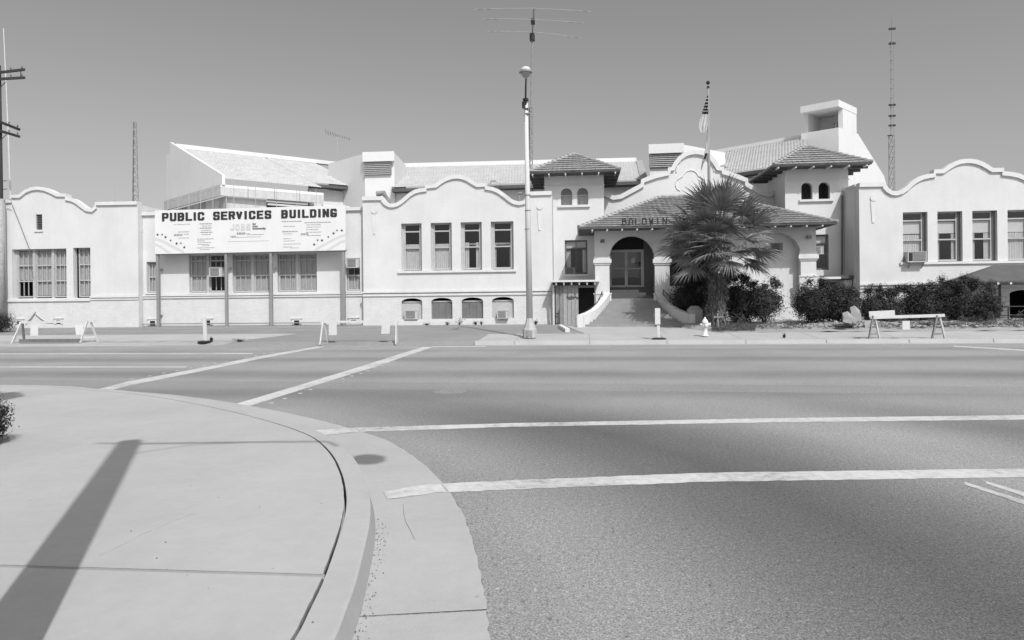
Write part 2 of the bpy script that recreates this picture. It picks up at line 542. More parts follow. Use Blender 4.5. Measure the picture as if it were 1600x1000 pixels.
# the line runs left to right, then towards the camera: the road lies on its left side
walk = MB()
inner = offs(kerb, -.19)
walk.slab(inner + [(-60, -20)], -.15, .05)
walk = walk.build('near_sidewalk', M_CONC, kind='structure')
inn2 = offs(kerb, -.200, .0025)
far_part = [p for p, k in zip(inn2, kerb) if k[1] >= JY]
near_part = [p for p, k in zip(inn2, kerb) if k[1] <= JY and k[0] > -10]
far_part[-1] = (far_part[-1][0], JY + .018)
MB().slab(far_part + [(-60, JY + .018)], .12, .15).build('slab', M_CONC, walk)
near_part[0] = (near_part[0][0], JY - .018)
MB().slab(near_part + [(-60, -20), (-60, JY - .018)], .12, .15).build('slab', M_CONC, walk)
for sel in (lambda p: p[1] >= 8.0, lambda p: JY <= p[1] <= 8.0, lambda p: p[1] <= JY):
    mb = MB()
    band(kerb, -.18, -.02, .15, .15, sel, mb)
    band(kerb, -.02, .0, .15, .142, sel, mb)
    band(kerb, .0, .035, .142, .002, sel, mb)
    band(kerb, -.18, -.181, .02, .15, sel, mb)
    mb.build('curb', M_CONC, walk, fixn=False)
gk = cut_at(cut_at(kerb, 3.63), 3.612)
for sel in (lambda p: p[1] >= 3.629, lambda p: p[1] <= 3.613):
    band(gk, .03, .72, .004, .007, sel, band(gk, .72, .73, .007, -.02, sel, jit=.008), jit=.008).build('gutter', M_CONC, walk, fixn=False)
# grit and leaves caught in the gutter
rg = random.Random(5)
mb = MB()
gl = offs(kerb, .07)
for p in gl:
    if 2.0 < p[1] < 5.2 and p[0] > -4:
        for k in range(9):
            x, y, s = p[0] + rg.gauss(-.01, .022), p[1] + rg.uniform(-.12, .12), rg.uniform(.001, .0045)
            mb.lathe((x, y, .008), [(s, 0), (s * .8, s * .7), (s * .2, s)], 5)
mb.build('gutter_grit', M_WEED, walk, kind='stuff')
mb = MB()
for k in range(12):
    p = PZ(rg.uniform(20, 520), rg.uniform(650, 990), .15)
    s = rg.uniform(.003, .007)
    mb.lathe((p.x, p.y, .15), [(s, 0), (s * .7, s * .8), (s * .2, s)], 5)
mb.build('pavement_litter', M_GRILLE, walk, kind='stuff')

for pts in ([(306, 801), (262, 818), (222, 835), (190, 852), (155, 869)],):
    MB().tube([PZ(x, y, .1502) for x, y in pts], .0012, 4).build('crack', M_POST, walk)
MB().tube([PZ(x, y, .0075) for x, y in [(630, 788), (631, 803), (634, 815), (641, 828), (648, 843)]], .0018, 4).build('crack', M_POST, walk)
def strip(name, top, bot, z, m, parent, jit=.012, x0=None, x1=None):
    """painted line: edges given in px on the road, broken up and slightly ragged"""
    rg_ = random.Random(int(top[0][0]) + 7)
    T = [PZ(x, y, z) for x, y in top]; B_ = [PZ(x, y, z) for x, y in bot]
    vs = []
    for i in range(len(T) - 1):
        k = max(2, min(60, int((T[i + 1] - T[i]).length / .10)))
        for j in range(k + (1 if i == len(T) - 2 else 0)):
            a_, b_ = T[i].lerp(T[i + 1], j / k), B_[i].lerp(B_[i + 1], j / k)
            if x0 is not None and a_.x < x0 or x1 is not None and a_.x > x1: continue
            d = (b_ - a_).normalized()
            vs.append((a_ + d * rg_.uniform(-jit, jit), b_ + d * rg_.uniform(-jit, jit)))
    v = [q for p in vs for q in p]
    return MB().add([(p.x, p.y, z) for p in v], [(2 * i, 2 * i + 2, 2 * i + 3, 2 * i + 1) for i in range(len(vs) - 1)]).build(name, m, parent, fixn=False)
gx_ = PZ(548, 673, 0).x
strip('crosswalk_line', [(490, 672), (560, 668), (800, 661), (1200, 653.5), (1600, 648.5), (2000, 644.5)],
      [(503, 680), (560, 675), (800, 666.7), (1200, 660), (1600, 655.5), (2000, 651.5)], .0095, M_LINE, road, x1=gx_ + .05)
strip('crosswalk_line', [(490, 672), (560, 668), (800, 661), (1200, 653.5), (1600, 648.5), (2000, 644.5)],
      [(503, 680), (560, 675), (800, 666.7), (1200, 660), (1600, 655.5), (2000, 651.5)], .003, M_LINE, road, x0=gx_ - .05)
gx_ = PZ(676, 762, 0).x
strip('crosswalk_line', [(599, 768), (669, 756.5), (800, 750.5), (1100, 738.5), (1600, 732), (2000, 727)],
      [(606, 780), (680, 770), (800, 764.7), (1100, 752.7), (1600, 745.5), (2000, 740)], .0095, M_LINE, road, x1=gx_ + .05)
strip('crosswalk_line', [(599, 768), (669, 756.5), (800, 750.5), (1100, 738.5), (1600, 732), (2000, 727)],
      [(606, 780), (680, 770), (800, 764.7), (1100, 752.7), (1600, 745.5), (2000, 740)], .003, M_LINE, road, x0=gx_ - .05)
strip('crosswalk_line', [(130, 614), (200, 596), (300, 577.5), (400, 557.3), (497, 541.2)], [(156, 614), (206, 601.5), (306, 581.5), (408, 560.3), (509, 541.2)], .003, M_LINE, road)
strip('crosswalk_line', [(345, 638), (475, 599.5), (575, 569), (625, 553), (660, 542.3)], [(372, 640), (488, 603.5), (588, 572.5), (638, 555), (676, 542.3)], .003, M_LINE, road)
strip('centre_line', [(1507, 753), (1600, 781), (1900, 872)], [(1507, 757), (1600, 788), (1900, 884)], .003, M_LINE, road)
strip('centre_line', [(1541, 752), (1600, 769), (1900, 856)], [(1541, 755.5), (1600, 775.5), (1900, 867)], .003, M_LINE, road)
strip('lane_line', [(-400, 573.5), (0, 572.6), (292, 572.6)], [(-400, 575), (0, 574.2), (292, 574)], .003, M_LINE, road)
strip('lane_line', [(-400, 552.6), (0, 552.2), (395, 551.8)], [(-400, 554), (0, 553.6), (395, 553)], .003, M_LINE, road)
strip('lane_line', [(1490, 540.2), (1600, 546.2), (1900, 562)], [(1490, 541.6), (1600, 548.2), (1900, 565)], .003, M_LINE, road)
strip('lane_line', [(676, 541.0), (760, 540.6)], [(676, 542.2), (760, 541.8)], .003, M_LINE, road)
strip('trench_patch', [(-500, 590), (0, 593), (800, 598.3), (1600, 604), (2100, 608)], [(-500, 600), (0, 603.5), (800, 609.5), (1600, 616), (2100, 620)], .0015, M_PATCH, road)
a = PZ(1175 - 472, 611, .012)
MB().lathe((a.x, a.y, 0), [(.32, .0), (.32, .006), (.29, .008), (.0, .008)], 20).build('manhole_cover', M_PATCH, road)
dots = [(444, 544), (471, 542.5), (425, 550), (412, 552), (399, 555), (384, 558), (354, 564.5), (336, 567.5), (319, 571), (299, 574.5), (277, 579), (256, 582.5), (234, 587), (206, 592),
        (656, 549), (649, 552), (637, 557), (616, 564), (607, 567), (597, 571), (586, 574), (575, 579), (564, 583), (550, 587), (536, 591.5), (485, 608), (469, 614), (445, 622), (424, 629), (399, 637), (529, 665.5),
        (1388, 539.5), (1410, 539), (1433, 539.5), (525, 541), (547, 540.5), (562, 540.8), (575, 540.6)]
for i, (x, y) in enumerate(dots):
    p = PZ(x, y, .01)
    if i == 0:
        dot = MB().lathe((0, 0, 0), [(.055, 0), (.05, .010), (.03, .018), (.004, .02)], 10).build('road_marker', M_STEEL, road, smooth=True)
    else:
        dot = dot.copy(); COL.objects.link(dot)
    dot.location = (p.x, p.y, .0); dot.scale = (.9, .9, .6)

# far side: ground rising to the building
def sheet(name, x0, x1, ys, dz, m, parent=None, kind=None, slant=None):
    """a thin sheet lying dz above the rising ground; slant = (dx at last y left, right)"""
    vs, fs = [], []
    nx = max(2, int(abs(x1 - x0) / 2.5))
    for y in ys:
        t = (y - ys[0]) / max(1e-6, ys[-1] - ys[0])
        a = x0 + (slant[0] * t if slant else 0); b = x1 + (slant[1] * t if slant else 0)
        for i in range(nx + 1):
            vs.append((a + (b - a) * i / nx, y, gz(y) + dz))
    for j in range(len(ys) - 1):
        for i in range(nx):
            o = j * (nx + 1) + i
            fs.append((o, o + 1, o + nx + 2, o + nx + 1))
    mb = MB().add(vs, fs)
    # front lip down to the road
    return mb.build(name, m, parent, fixn=False, kind=kind)
YS = [26.64, 27.0, 28.2, 29.4, 30.6, 32, 34, 35.5, 37.5, 60, 140, 400]
sheet('parking_apron', -150, 150, YS, 0.0, M_APRON, kind='structure')
fs_l = MB()
xl = GX(385, 28.0)
def walk_slab(mb, x0, x1, y0, y1, front, dz=.012, slr=0, sll=0):
    zf0, zf1 = gz(y0) + dz, gz(y1) + dz
    v = [(x0, y0, zf0), (x1, y0, zf0), (x1 + slr, y1, zf1), (x0 + sll, y1, zf1)]
    mb.add(v + [(a, b, min(front, c - .02)) for a, b, c in v], [(0, 1, 2, 3), (0, 4, 5, 1), (1, 5, 6, 2), (2, 6, 7, 3), (3, 7, 4, 0)])
    return mb
xr0 = GX(730, 27.0)
nseg = 9
xs = [xl - i * 3.2 for i in range(nseg + 1)]
fw = walk_slab(MB(), -150, xs[-1] - .012, 27.75, 30.6, .0, .014).build('far_sidewalk', M_CONC, kind='structure')
for i in range(nseg):
    walk_slab(MB(), xs[i + 1] + .012, xs[i] - .012, 27.75, 30.6, .0, .014, slr=(1.1 if i == 0 else 0)).build('slab', M_CONC, fw)
# broken dirt verge in front of it
sheet('dirt_verge', -150, xl - .4, [26.68, 27.0, 27.74], .006, M_SOIL, kind='structure', slant=(0, 1.0))
MB().add([(-150, 26.66, .0), (xl - 3.5, 26.66, .0), (xl - 3.5, 26.67, .126), (-150, 26.67, .126)], [(0, 1, 2, 3)]).build('curb', M_CONC, fw, fixn=False)
# right of the driveway: curb, pavement slabs, entry walk and bare lot
xs = [xr0 + .35] + [xr0 + 1.9 + i * 2.9 for i in range(12)]
fr = walk_slab(MB(), xs[-1], 150, 26.885, 29.7, .0, .03).build('far_sidewalk', M_CONC, kind='structure')
for i in range(12):
    v0, v1 = xs[i] + .01, xs[i + 1] - .01
    MB().add([(v0, 26.56, 0), (v1, 26.56, 0), (v1, 26.60, .15), (v0, 26.60, .15), (v1, 26.88, .155), (v0, 26.88, .155)], [(0, 1, 2, 3), (3, 2, 4, 5)] + ([(0, 3, 5)] if i == 0 else [])).build('curb', M_CONC, fr, fixn=False)
    walk_slab(MB(), v0, v1, 26.885, 29.7, .0, .03, sll=(.15 if i == 0 else 0)).build('slab', M_CONC, fr)
band_x = xr0 + .4
MB().add([(band_x, 26.02, .004), (150, 26.02, .004), (150, 26.56, .009), (band_x, 26.56, .009)], [(0, 1, 2, 3)]).build('gutter', M_CONC, fr, fixn=False)
ew0, ew1 = GX(913, 30.5), GX(1125, 29.8)
walk_slab(MB(), ew0, ew0 + 3.4, 29.71, 34.4, .0, .03, sll=-.9).build('slab', M_CONC, fr)
walk_slab(MB(), ew0 + 3.42, ew1, 29.71, 34.4, .0, .03, slr=-1.9).build('slab', M_CONC, fr)
# the pale line painted along the edge of the walk
def lump(x, y, seed=0):
    return .05 * math.sin(x * 1.7 + y * 2.3) * math.sin(x * .63 - y * 1.1) + .03 * math.sin(x * 5.1) * math.sin(y * 4.3)
vs, fs = [], []
nx, ny = 90, 24
for j in range(ny + 1):
    for i in range(nx + 1):
        x = GX(1040, 31) + (70 - GX(1040, 31)) * (i / nx) ** 1.3; y = 29.72 + (37.6 - 29.72) * j / ny
        if x < ew1 + .3 - 1.9 * (y - 29.7) / 4.7: zz = -.12
        else: zz = .02 + max(0, lump(x, y)) + .10 * max(0, min(1, (y - 31.2) / 2)) * (1 + .6 * math.sin(x * 2.2 + y))
        vs.append((x, y, gz(y) + zz))
for j in range(ny):
    for i in range(nx):
        o = j * (nx + 1) + i
        fs.append((o, o + 1, o + nx + 2, o + nx + 1))
MB().add(vs, fs).build('bare_lot', M_SOIL, kind='structure', fixn=False, smooth=True)
# ------------------------------------------------------------------ the front building
YW, YL, YT, YP, YPO = 37.0, 37.45, 39.0, 41.2, 36.5
hall = thing('civic_hall', 'long low white mission style civic hall with curved parapets and a tiled arched porch', 'building', (0, 37, .4))
def prof(pts, Y): return [(P(x, y, Y).x, P(x, y, Y).z) for x, y in pts]
def hole(x0, y0, x1, y1, Y):
    a, b, c, d = R(x0, y0, x1, y1, Y)
    return [(a, c), (b, c), (b, d), (a, d)]
def arched(x0, y0, x1, y1, Y, rise=None, n=12):
    """opening with a round (or flatter) head, px box"""
    a, b, c, d = R(x0, y0, x1, y1, Y)
    h = (b - a) / 2 if rise is None else rise
    m = (a + b) / 2; s = d - h
    return [(a, c), (b, c)] + [(m + (b - a) / 2 * math.cos(math.pi * k / n), s + h * math.sin(math.pi * k / n)) for k in range(n + 1)]
def coping(pts, Y, th=.17, out=.10, back=.34, parent=hall, name='coping'):
    l = prof(pts, Y)
    bot = []
    for i, p in enumerate(l):
        a = Vector(l[max(i - 1, 0)]); b = Vector(l[min(i + 1, len(l) - 1)])
        t = b - a
        t = t.normalized() if t.length > 1e-6 else Vector((1, 0))
        bot.append((p[0] + t.y * th, p[1] - t.x * th))
    mb = MB()
    n = len(l)
    vs = []
    for q, dz in ((l, .02), (bot, 0)):
        for yy in (Y - out, Y + back):
            vs += [(x, yy, z + dz) for x, z in q]
    fs = []
    for i in range(n - 1):
        A, B, C, D = i, n + i, 2 * n + i, 3 * n + i
        fs += [(A, A + 1, B + 1, B), (C, D, D + 1, C + 1), (A, C, C + 1, A + 1), (B, B + 1, D + 1, D)]
    fs += [(0, n, 3 * n, 2 * n), (n - 1, 3 * n - 1, 4 * n - 1, 2 * n - 1)]
    # a thinner moulding below
    mb.add(vs, fs)
    return mb.build(name, M_TRIM, parent)
def wave_sheet(x0, x1, z0, z1, y, n=22, amp=.012, seed=1):
    rg = random.Random(seed)
    vs, fs = [], []
    ph = [rg.uniform(.6, 1.4) for _ in range(n + 1)]
    for i in range(n + 1):
        x = x0 + (x1 - x0) * i / n
        yy = y + amp * ph[i] * (1 if i % 2 else -1)
        vs += [(x, yy, z0), (x, yy, z1)]
    for i in range(n): fs.append((2 * i, 2 * i + 2, 2 * i + 3, 2 * i + 1))
    return vs, fs
WSEED = [0]
def window(rect, Y, recess=.20, cols=1, rails=(.5,), frame=M_FRAME, jamb=.06, curtain=None, shade=None, cm=M_CURT, sill=False, open_low=0, parent=hall, low_open=0):
    """sash window: bars, panes, what hangs behind them. rails: fractions of the height from the top"""
    x0, x1, z0, z1 = rect
    y = Y + recess
    H = z1 - z0
    mb = MB()
    mb.box(x0, x0 + jamb, y, y + .09, z0, z1).box(x1 - jamb, x1, y, y + .09, z0, z1)
    mb.box(x0 + jamb, x1 - jamb, y, y + .09, z1 - jamb, z1).box(x0 + jamb, x1 - jamb, y - .03, y + .09, z0, z0 + jamb * 1.2)
    lv = [z1 - jamb] + [z1 - f * H for f in rails] + [z0 + jamb * 1.2]
    for z in lv[1:-1]: mb.box(x0 + jamb, x1 - jamb, y - .012, y + .07, z - .035, z + .035)
    for a, b in zip(lv, lv[1:]):
        for k in range(1, cols):
            xm = x0 + jamb + (x1 - x0 - 2 * jamb) * k / cols
            mb.box(xm - .016, xm + .016, y + .005, y + .05, b + .035, a - .035)
    o = mb.build('window', frame, parent)
    for i, (a, b) in enumerate(zip(lv, lv[1:])):
        if low_open and i == len(lv) - 2: continue
        MB().add([(x0 + jamb, y + .055, b), (x1 - jamb, y + .055, b), (x1 - jamb, y + .055, a), (x0 + jamb, y + .055, a)], [(0, 1, 2, 3)]).build('pane', M_GLASS, o, fixn=False)
    WSEED[0] += 1
    for c in (curtain or []):                 # (x fraction from, to, z fraction from bottom, to)
        vs, fs = wave_sheet(x0 + (x1 - x0) * c[0], x0 + (x1 - x0) * c[1], z0 + H * c[2] + .01, z0 + H * c[3], y + .11, n=max(6, int((c[1] - c[0]) * (x1 - x0) / .055)), seed=WSEED[0])
        MB().add(vs, fs).build('curtain', cm, o, fixn=False)
    if shade:
        MB().box(x0 + jamb, x1 - jamb, y + .10, y + .11, z1 - H * shade[1], z1 - H * shade[0]).build('shade', M_SHADE, o)
    if sill:
        MB().box(x0 - .12, x1 + .12, Y - .10, Y + recess - .032, z0 - .11, z0 - .002).build('sill', M_TRIM, o)
    return o
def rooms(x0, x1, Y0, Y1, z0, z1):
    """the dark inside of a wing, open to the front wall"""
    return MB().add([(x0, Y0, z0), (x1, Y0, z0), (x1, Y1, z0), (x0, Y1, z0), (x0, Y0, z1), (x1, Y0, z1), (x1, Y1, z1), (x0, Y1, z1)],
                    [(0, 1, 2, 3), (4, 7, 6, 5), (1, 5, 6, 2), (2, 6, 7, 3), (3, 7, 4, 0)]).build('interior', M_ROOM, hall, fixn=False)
def crawl_vent(xc, yt, yb, Y, w=13):
    a, b, c, d = R(xc - w / 2, yt, xc + w / 2, yb, Y)
    mb = MB()
    e = (b - a) * .22
    mb.box(a, a + e, Y - .05, Y - .004, c, d).box(b - e, b, Y - .05, Y - .004, c, d).box(a + e, b - e, Y - .05, Y - .004, d - .09, d)
    mb.box(a - .04, b + .04, Y - .09, Y - .004, d + .003, d + .05)
    o = mb.build('crawl_vent', M_TRIM, hall)
    MB().box(a + e, b - e, Y - .012, Y - .004, c, d - .09).build('vent_opening', M_DARK, o)

GB = gz(37) - .12                              # foot of the walls
# ---- left wing
LP = [(8, 313), (17, 313), (17.2, 305.5), (31, 305), (40, 297.5), (50, 293.5), (60, 292.3), (70, 293.5), (80, 297.2), (91, 303), (105, 303.4), (105.5, 308.8), (115, 310.8), (122, 314.5), (129, 320), (137, 325.8), (144, 327.2), (148.5, 323.5), (150.5, 316.5), (215, 315.2)]
top = prof(LP, YW)
xL0, xL1 = top[0][0], top[-1][0]
zb = P(178, 466, YW).z                          # belt height
wgrp = hole(19, 389, 104, 466, YW); wsgl = hole(114.5, 387, 141.5, 465.5, YW)
vent = hole(56, 335, 66, 359, YW)
zs = min(p[1] for p in wgrp) - .012
MB().plate([(xL0, zb), (xL1, zb)] + top[::-1], YW, YW + .32, [wgrp, wsgl, vent]).build('wing_wall', M_STUCCO, hall)
MB().box(xL0 - .02, xL1 + .02, YW - .03, YW + .32, GB, zb - .002).build('brick_base', M_BRICK, hall)
MB().box(xL0, xL0 + .3, YW + .322, YW + 9, GB, 5.3).build('side_wall', M_STUCCO, hall)
MB().box(xL1 - .3, xL1, YW + .322, YW + 9, GB, top[-1][1] - .15).build('side_wall', M_STUCCO, hall)
MB().box(xL0 + .3, xL1 - .3, YW + .322, YW + 9, 5.25, 5.4).build('roof', M_ANNEX, hall)
coping(LP, YW)
rooms(xL0 + .32, xL1 - .32, YW + .325, YW + 5, zb - .9, 5.2)
xa, xb, z0, z1 = wgrp[0][0], wgrp[1][0], wgrp[0][1], wgrp[2][1]
e1, e2 = P(49, 430, YW).x, P(78.5, 430, YW).x
for i, (a, b) in enumerate(((xa + .17, e1 - .05), (e1 + .12, e2 - .05), (e2 + .12, xb - .0))):
    window((a, b, z0 + .06, z1 - .02), YW, .24, cols=3, rails=(.335, .66), curtain=[(.03, .97, .36 if i == 0 else .03, .97)], cm=M_CURTD, low_open=(i == 0))
MB().box(xa, xa + .165, YW + .22, YW + .31, z0, z1).box(e1 - .045, e1 + .115, YW + .17, YW + .315, z0, z1).box(e2 - .045, e2 + .115, YW + .17, YW + .315, z0, z1).build('mullion', M_FRAME, hall)
a, b, c, d = wsgl[0][0], wsgl[1][0], wsgl[0][1], wsgl[2][1]
window((a + .16, b, c + .06, d - .02), YW, .24, cols=3, rails=(.335, .66), curtain=[(.03, .97, .03, .97)], cm=M_CURTD)
MB().box(xL0 - .05, P(142, 470, YW).x, YW - .10, YW - .032, P(80, 471, YW).z, P(80, 467.5, YW).z).build('sill', M_TRIM, hall)
bx = P(142.5, 465, YW).x
MB().box(bx, xL1 + .05, YW - .12, YW - .032, P(178, 465, YW).z, P(178, 462, YW).z).box(bx, xL1 + .04, YW - .08, YW - .032, P(178, 468.5, YW).z, P(178, 466.4, YW).z).build('belt_course', M_TRIM, hall)
# louvred attic vent
a, b, c, d = vent[0][0], vent[1][0], vent[0][1], vent[2][1]
mb = MB().box(a, b, YW + .25, YW + .26, c, d)
for k in range(9):
    z = c + (d - c) * (k + .5) / 9
    mb.bar((a, YW + .12, z), (b, YW + .12, z), .10, .02, up=(0, .5, 1))
lv = mb.build('attic_vent', M_GRILLE, hall)
MB().box(a - .07, b + .07, YW - .06, YW - .003, c - .12, c - .02).build('sill', M_TRIM, lv)
for xc, yt, yb in ((31, 499, 506), (92, 498, 506)): crawl_vent(xc, yt, yb, YW - .03)
# ---- link between the wings, set back behind the sign
xK0, xK1 = xL1 + .002, P(566.5, 400, YW).x
zt = P(228, 319, YL).z
ztr = P(555, 330, YL).z
zbl = P(400, 460, YL).z
holes = [hole(229, 409, 246, 457, YL), hole(295, 398, 353, 457, YL), hole(363, 397, 424.5, 457, YL), hole(433, 396, 495, 456, YL), hole(541, 403, 562.5, 454, YL)]
zt = P(230, 337, YL).z
MB().plate([(xK0, zbl), (xK1, zbl), (xK1, zt), (xK0, zt)], YL, YL + .3, holes).build('link_wall', M_STUCCO, hall)
MB().box(xK0, xK1, YL - .03, YL + .3, GB, zbl - .002).build('brick_base', M_BRICK, hall)
MB().box(xK0, xK1, YL - .12, YL + .3, zt + .002, zt + .19).build('coping', M_TRIM, hall)
MB().box(xK0, xK1, YL + .31, YL + 9, zt - .6, zt - .4).build('roof', M_ANNEX, hall)
MB().box(xK0, xK1, YL - .13, YL - .032, zbl - .05, zbl + .04).box(xK0, xK1, YL - .09, YL - .032, zbl - .17, zbl - .08).build('belt_course', M_TRIM, hall)
rooms(xK0, xK1, YL + .305, YL + 5, zbl - .3, zt - .62)
for i, h in enumerate(holes):
    a, b, c, d = h[0][0], h[1][0], h[0][1], h[2][1]
    if i in (1, 2, 3):
        m = (a + b) / 2
        for k, (p, q) in enumerate(((a + .04, m - .07), (m + .07, b))):
            window((p, q, c + .02, d), YL, .15, cols=3, rails=(.16, .56), jamb=.07, frame=M_FRAME, curtain=None if (i == 1 and k == 1) else [(.03, .97, .02, .97)], cm=M_CURTD)
        MB().box(m - .068, m + .068, YL + .08, YL + .26, c, d).build('mullion', M_FRAME, hall)
    else:
        window((a + .03, b, c + .02, d), YL, .15, cols=3 if i == 0 else 2, rails=(.5,) if i == 0 else (.3, .55), curtain=[(.03, .97, .02, .97 if i == 0 else .5)], cm=M_CURTD)
    MB().box(a - .05, b + .05, YL - .10, YL - .003, c - .09, c - .004).build('sill', M_TRIM, hall)
for xc, yt, yb in ((239, 499, 509), (325, 498, 508), (464, 498, 508), (553, 497, 503)): crawl_vent(xc, yt, yb, YL - .03, 15)
# ---- centre wing
CPF = [(566.5, 308), (598, 307.6), (600, 311), (604, 316), (609, 318.7), (614, 319.2), (620, 317.6), (626, 314), (633, 308), (640, 302), (648, 297.5), (656, 295.3), (664.5, 294.6), (665, 290), (681, 288.2), (688, 282.5), (696, 278), (705, 275), (714, 273.8), (723, 275), (732, 278.5), (740, 283.5), (746, 287.3), (760, 286.8), (760.5, 291.6), (770, 293), (780, 297), (790, 304), (798, 310.5), (804, 314), (811, 315.6), (818, 314.3), (823, 309), (826, 300.5), (862, 299.2)]
top = prof(CPF, YW)
xC0, xC1 = top[0][0], top[-1][0]
zbc = P(714, 457, YW).z
WX = [(627, 659, 349), (673, 706, 348), (720, 753, 347), (767, 802.5, 346)]
holes = [hole(a, t, b, t + 74.5, YW) for a, b, t in WX]
zwt = sum(h[2][1] for h in holes) / 4; zwb = sum(h[0][1] for h in holes) / 4
holes = [[(h[0][0], zwb), (h[1][0], zwb), (h[1][0], zwt), (h[0][0], zwt)] for h in holes]
MB().plate([(xC0, zbc), (xC1, zbc)] + top[::-1], YW, YW + .32, holes).build('wing_wall', M_STUCCO, hall)
bh = [arched(a, t, b, t + 33, YW, rise=.20) for a, b, t in ((627.5, 660, 466), (674, 707, 465.3), (721.5, 755, 464.7), (769, 803, 464))]
MB().plate([(xC0 - .01, GB), (xC1 + .01, GB), (xC1 + .01, zbc - .002), (xC0 - .01, zbc - .002)], YW - .03, YW + .32, bh).build('brick_base', M_BRICK, hall)
MB().box(xC0 - .05, xC1 + .05, YW - .14, YW - .032, zbc + .02, zbc + .10).box(xC0 - .03, xC1 + .03, YW - .09, YW - .032, zbc - .16, zbc - .05).build('belt_course', M_TRIM, hall)
zw = P(714, 501, YW).z
MB().box(xC0 - .03, xC1 + .03, YW - .075, YW - .032, GB, zw).build('plinth', M_BRICK, hall)
MB().box(xC0, xC0 + .3, YW + .322, YW + 9, GB, top[0][1] - .15).build('side_wall', M_STUCCO, hall)
MB().box(xC1 - .3, xC1, YW + .322, YW + 9, GB, top[-1][1] - .15).build('side_wall', M_STUCCO, hall)
MB().box(xC0 + .3, xC1 - .3, YW + .322, YW + 9, 6.4, 6.55).build('roof', M_ANNEX, hall)
coping(CPF, YW, th=.19)
MB().box(P(622, 425, YW).x, P(807, 425, YW).x, YW - .09, YW - .003, zwb - .13, zwb - .004).build('sill', M_TRIM, hall)
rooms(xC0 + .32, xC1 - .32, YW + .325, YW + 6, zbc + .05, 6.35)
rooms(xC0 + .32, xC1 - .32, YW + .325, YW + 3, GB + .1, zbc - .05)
cset = [[(.04, .96, .02, .56)], [(.04, .96, .02, .56)], [(.04, .32, .02, .58), (.72, .96, .02, .58)], [(.03, .15, .02, .55), (.86, .97, .02, .55)]]
for i, h in enumerate(holes):
    o = window((h[0][0] + .10, h[1][0] - .10, h[0][1] + .03, h[2][1]), YW, .24, rails=(.17, .52), jamb=.08, curtain=cset[i])
    a, b, c, d = h[0][0] + .1, h[1][0] - .1, h[0][1], h[2][1]
    MB().box(a + .05, b - .05, YW + .36, YW + .37, c + (d - c) * .53, c + (d - c) * .57).build('curtain_rod', M_WOODG, o)
    MB().box(h[0][0], h[0][0] + .098, YW + .22, YW + .31, c, d).box(h[1][0] - .098, h[1][0], YW + .22, YW + .31, c, d).build('casing', M_FRAME, o)
for i, h in enumerate(bh):
    a, b, c, d = h[0][0], h[1][0], h[0][1], max(p[1] for p in h)
    mb = MB()
    if i in (1, 2):
        n = 3
        for k in range(n): mb.box(a + (b - a) * k / n + .006, a + (b - a) * (k + 1) / n - .006, YW + .13, YW + .15, c, d - .22)
        o = mb.build('shutter', M_BOARD, hall)
    else:
        mb.box(a, b, YW + .14, YW + .155, c, d - .24)
        o = mb.build('shutter', M_FRAME, hall)
    MB().box(a + .02, b - .02, YW + .10, YW + .16, d - .235, d - .16).build('head_rail', M_FRAME, o)
# pilaster ornaments: a disc over a long tapered key
def ornament(xc, yc, y0, y1, Y):
    c = P(xc, yc, Y)
    n = 14
    r_ = .16
    mb = MB().plate([(c.x + r_ * math.cos(2 * math.pi * k / n), c.z + r_ * math.sin(2 * math.pi * k / n)) for k in range(n)], Y - .05, Y - .003)
    a = P(xc - 1, y0, Y); b = P(xc - .4, y1, Y)
    mb.plate([(b.x - .05, b.z), (b.x + .06, b.z), (a.x + .13, a.z), (a.x - .11, a.z)], Y - .035, Y - .003)
    mb.build('pilaster_ornament', M_TRIM, hall)
ornament(585, 329.5, 335, 366, YW); ornament(843.5, 323, 329, 360, YW); ornament(1364.5, 309.5, 315, 348, YW)
# ---- right wing
def mir(pts, xc): return pts + [(2 * xc - x, y + (x - xc) * -.012 * 2 * -1) for x, y in pts[::-1] if x < xc - .5]
RP = [(1342, 286.4), (1380, 285.8), (1383, 289.5), (1388, 295.5), (1394, 299.2), (1400, 299.8), (1407, 297.8), (1414, 293), (1421, 286.3), (1428, 281), (1438, 275.6), (1448, 273), (1457.5, 272), (1458, 266), (1472, 265.4), (1480, 259.4), (1489, 254), (1498, 250.7), (1507, 249.3), (1516, 249.2), (1525, 250.6), (1534, 253.7), (1543, 258.5), (1550, 263.4), (1567, 263.2), (1567.5, 268.8), (1580, 269.8), (1592, 272.4), (1604, 277.5), (1613, 284), (1621, 291), (1628, 295), (1635, 296), (1642, 294), (1648, 288), (1651, 281), (1692, 279)]
top = prof(RP, YW)
xR0, xR1 = top[0][0], top[-1][0]
zbr = P(1450, 445.5, YW).z
WR = [(1411, 1449.5, 331), (1465, 1504, 330.2), (1519.5, 1558.5, 329.2), (1574.5, 1614, 328)]
holes = [hole(a, t, b, t + 78.5, YW) for a, b, t in WR]
zwt = sum(h[2][1] for h in holes) / 4; zwb = sum(h[0][1] for h in holes) / 4
holes = [[(h[0][0], zwb), (h[1][0], zwb), (h[1][0], zwt), (h[0][0], zwt)] for h in holes]
MB().plate([(xR0, zbr), (xR1, zbr)] + top[::-1], YW, YW + .32, holes).build('wing_wall', M_STUCCO, hall)
dk = [hole(1546, 462, 1561, 503, YW), arched(1577, 453, 1622, 503, YW, rise=.2)]
MB().plate([(xR0 - .01, GB), (xR1 + .01, GB), (xR1 + .01, zbr - .002), (xR0 - .01, zbr - .002)], YW - .03, YW + .32, dk).build('brick_base', M_BRICK, hall)
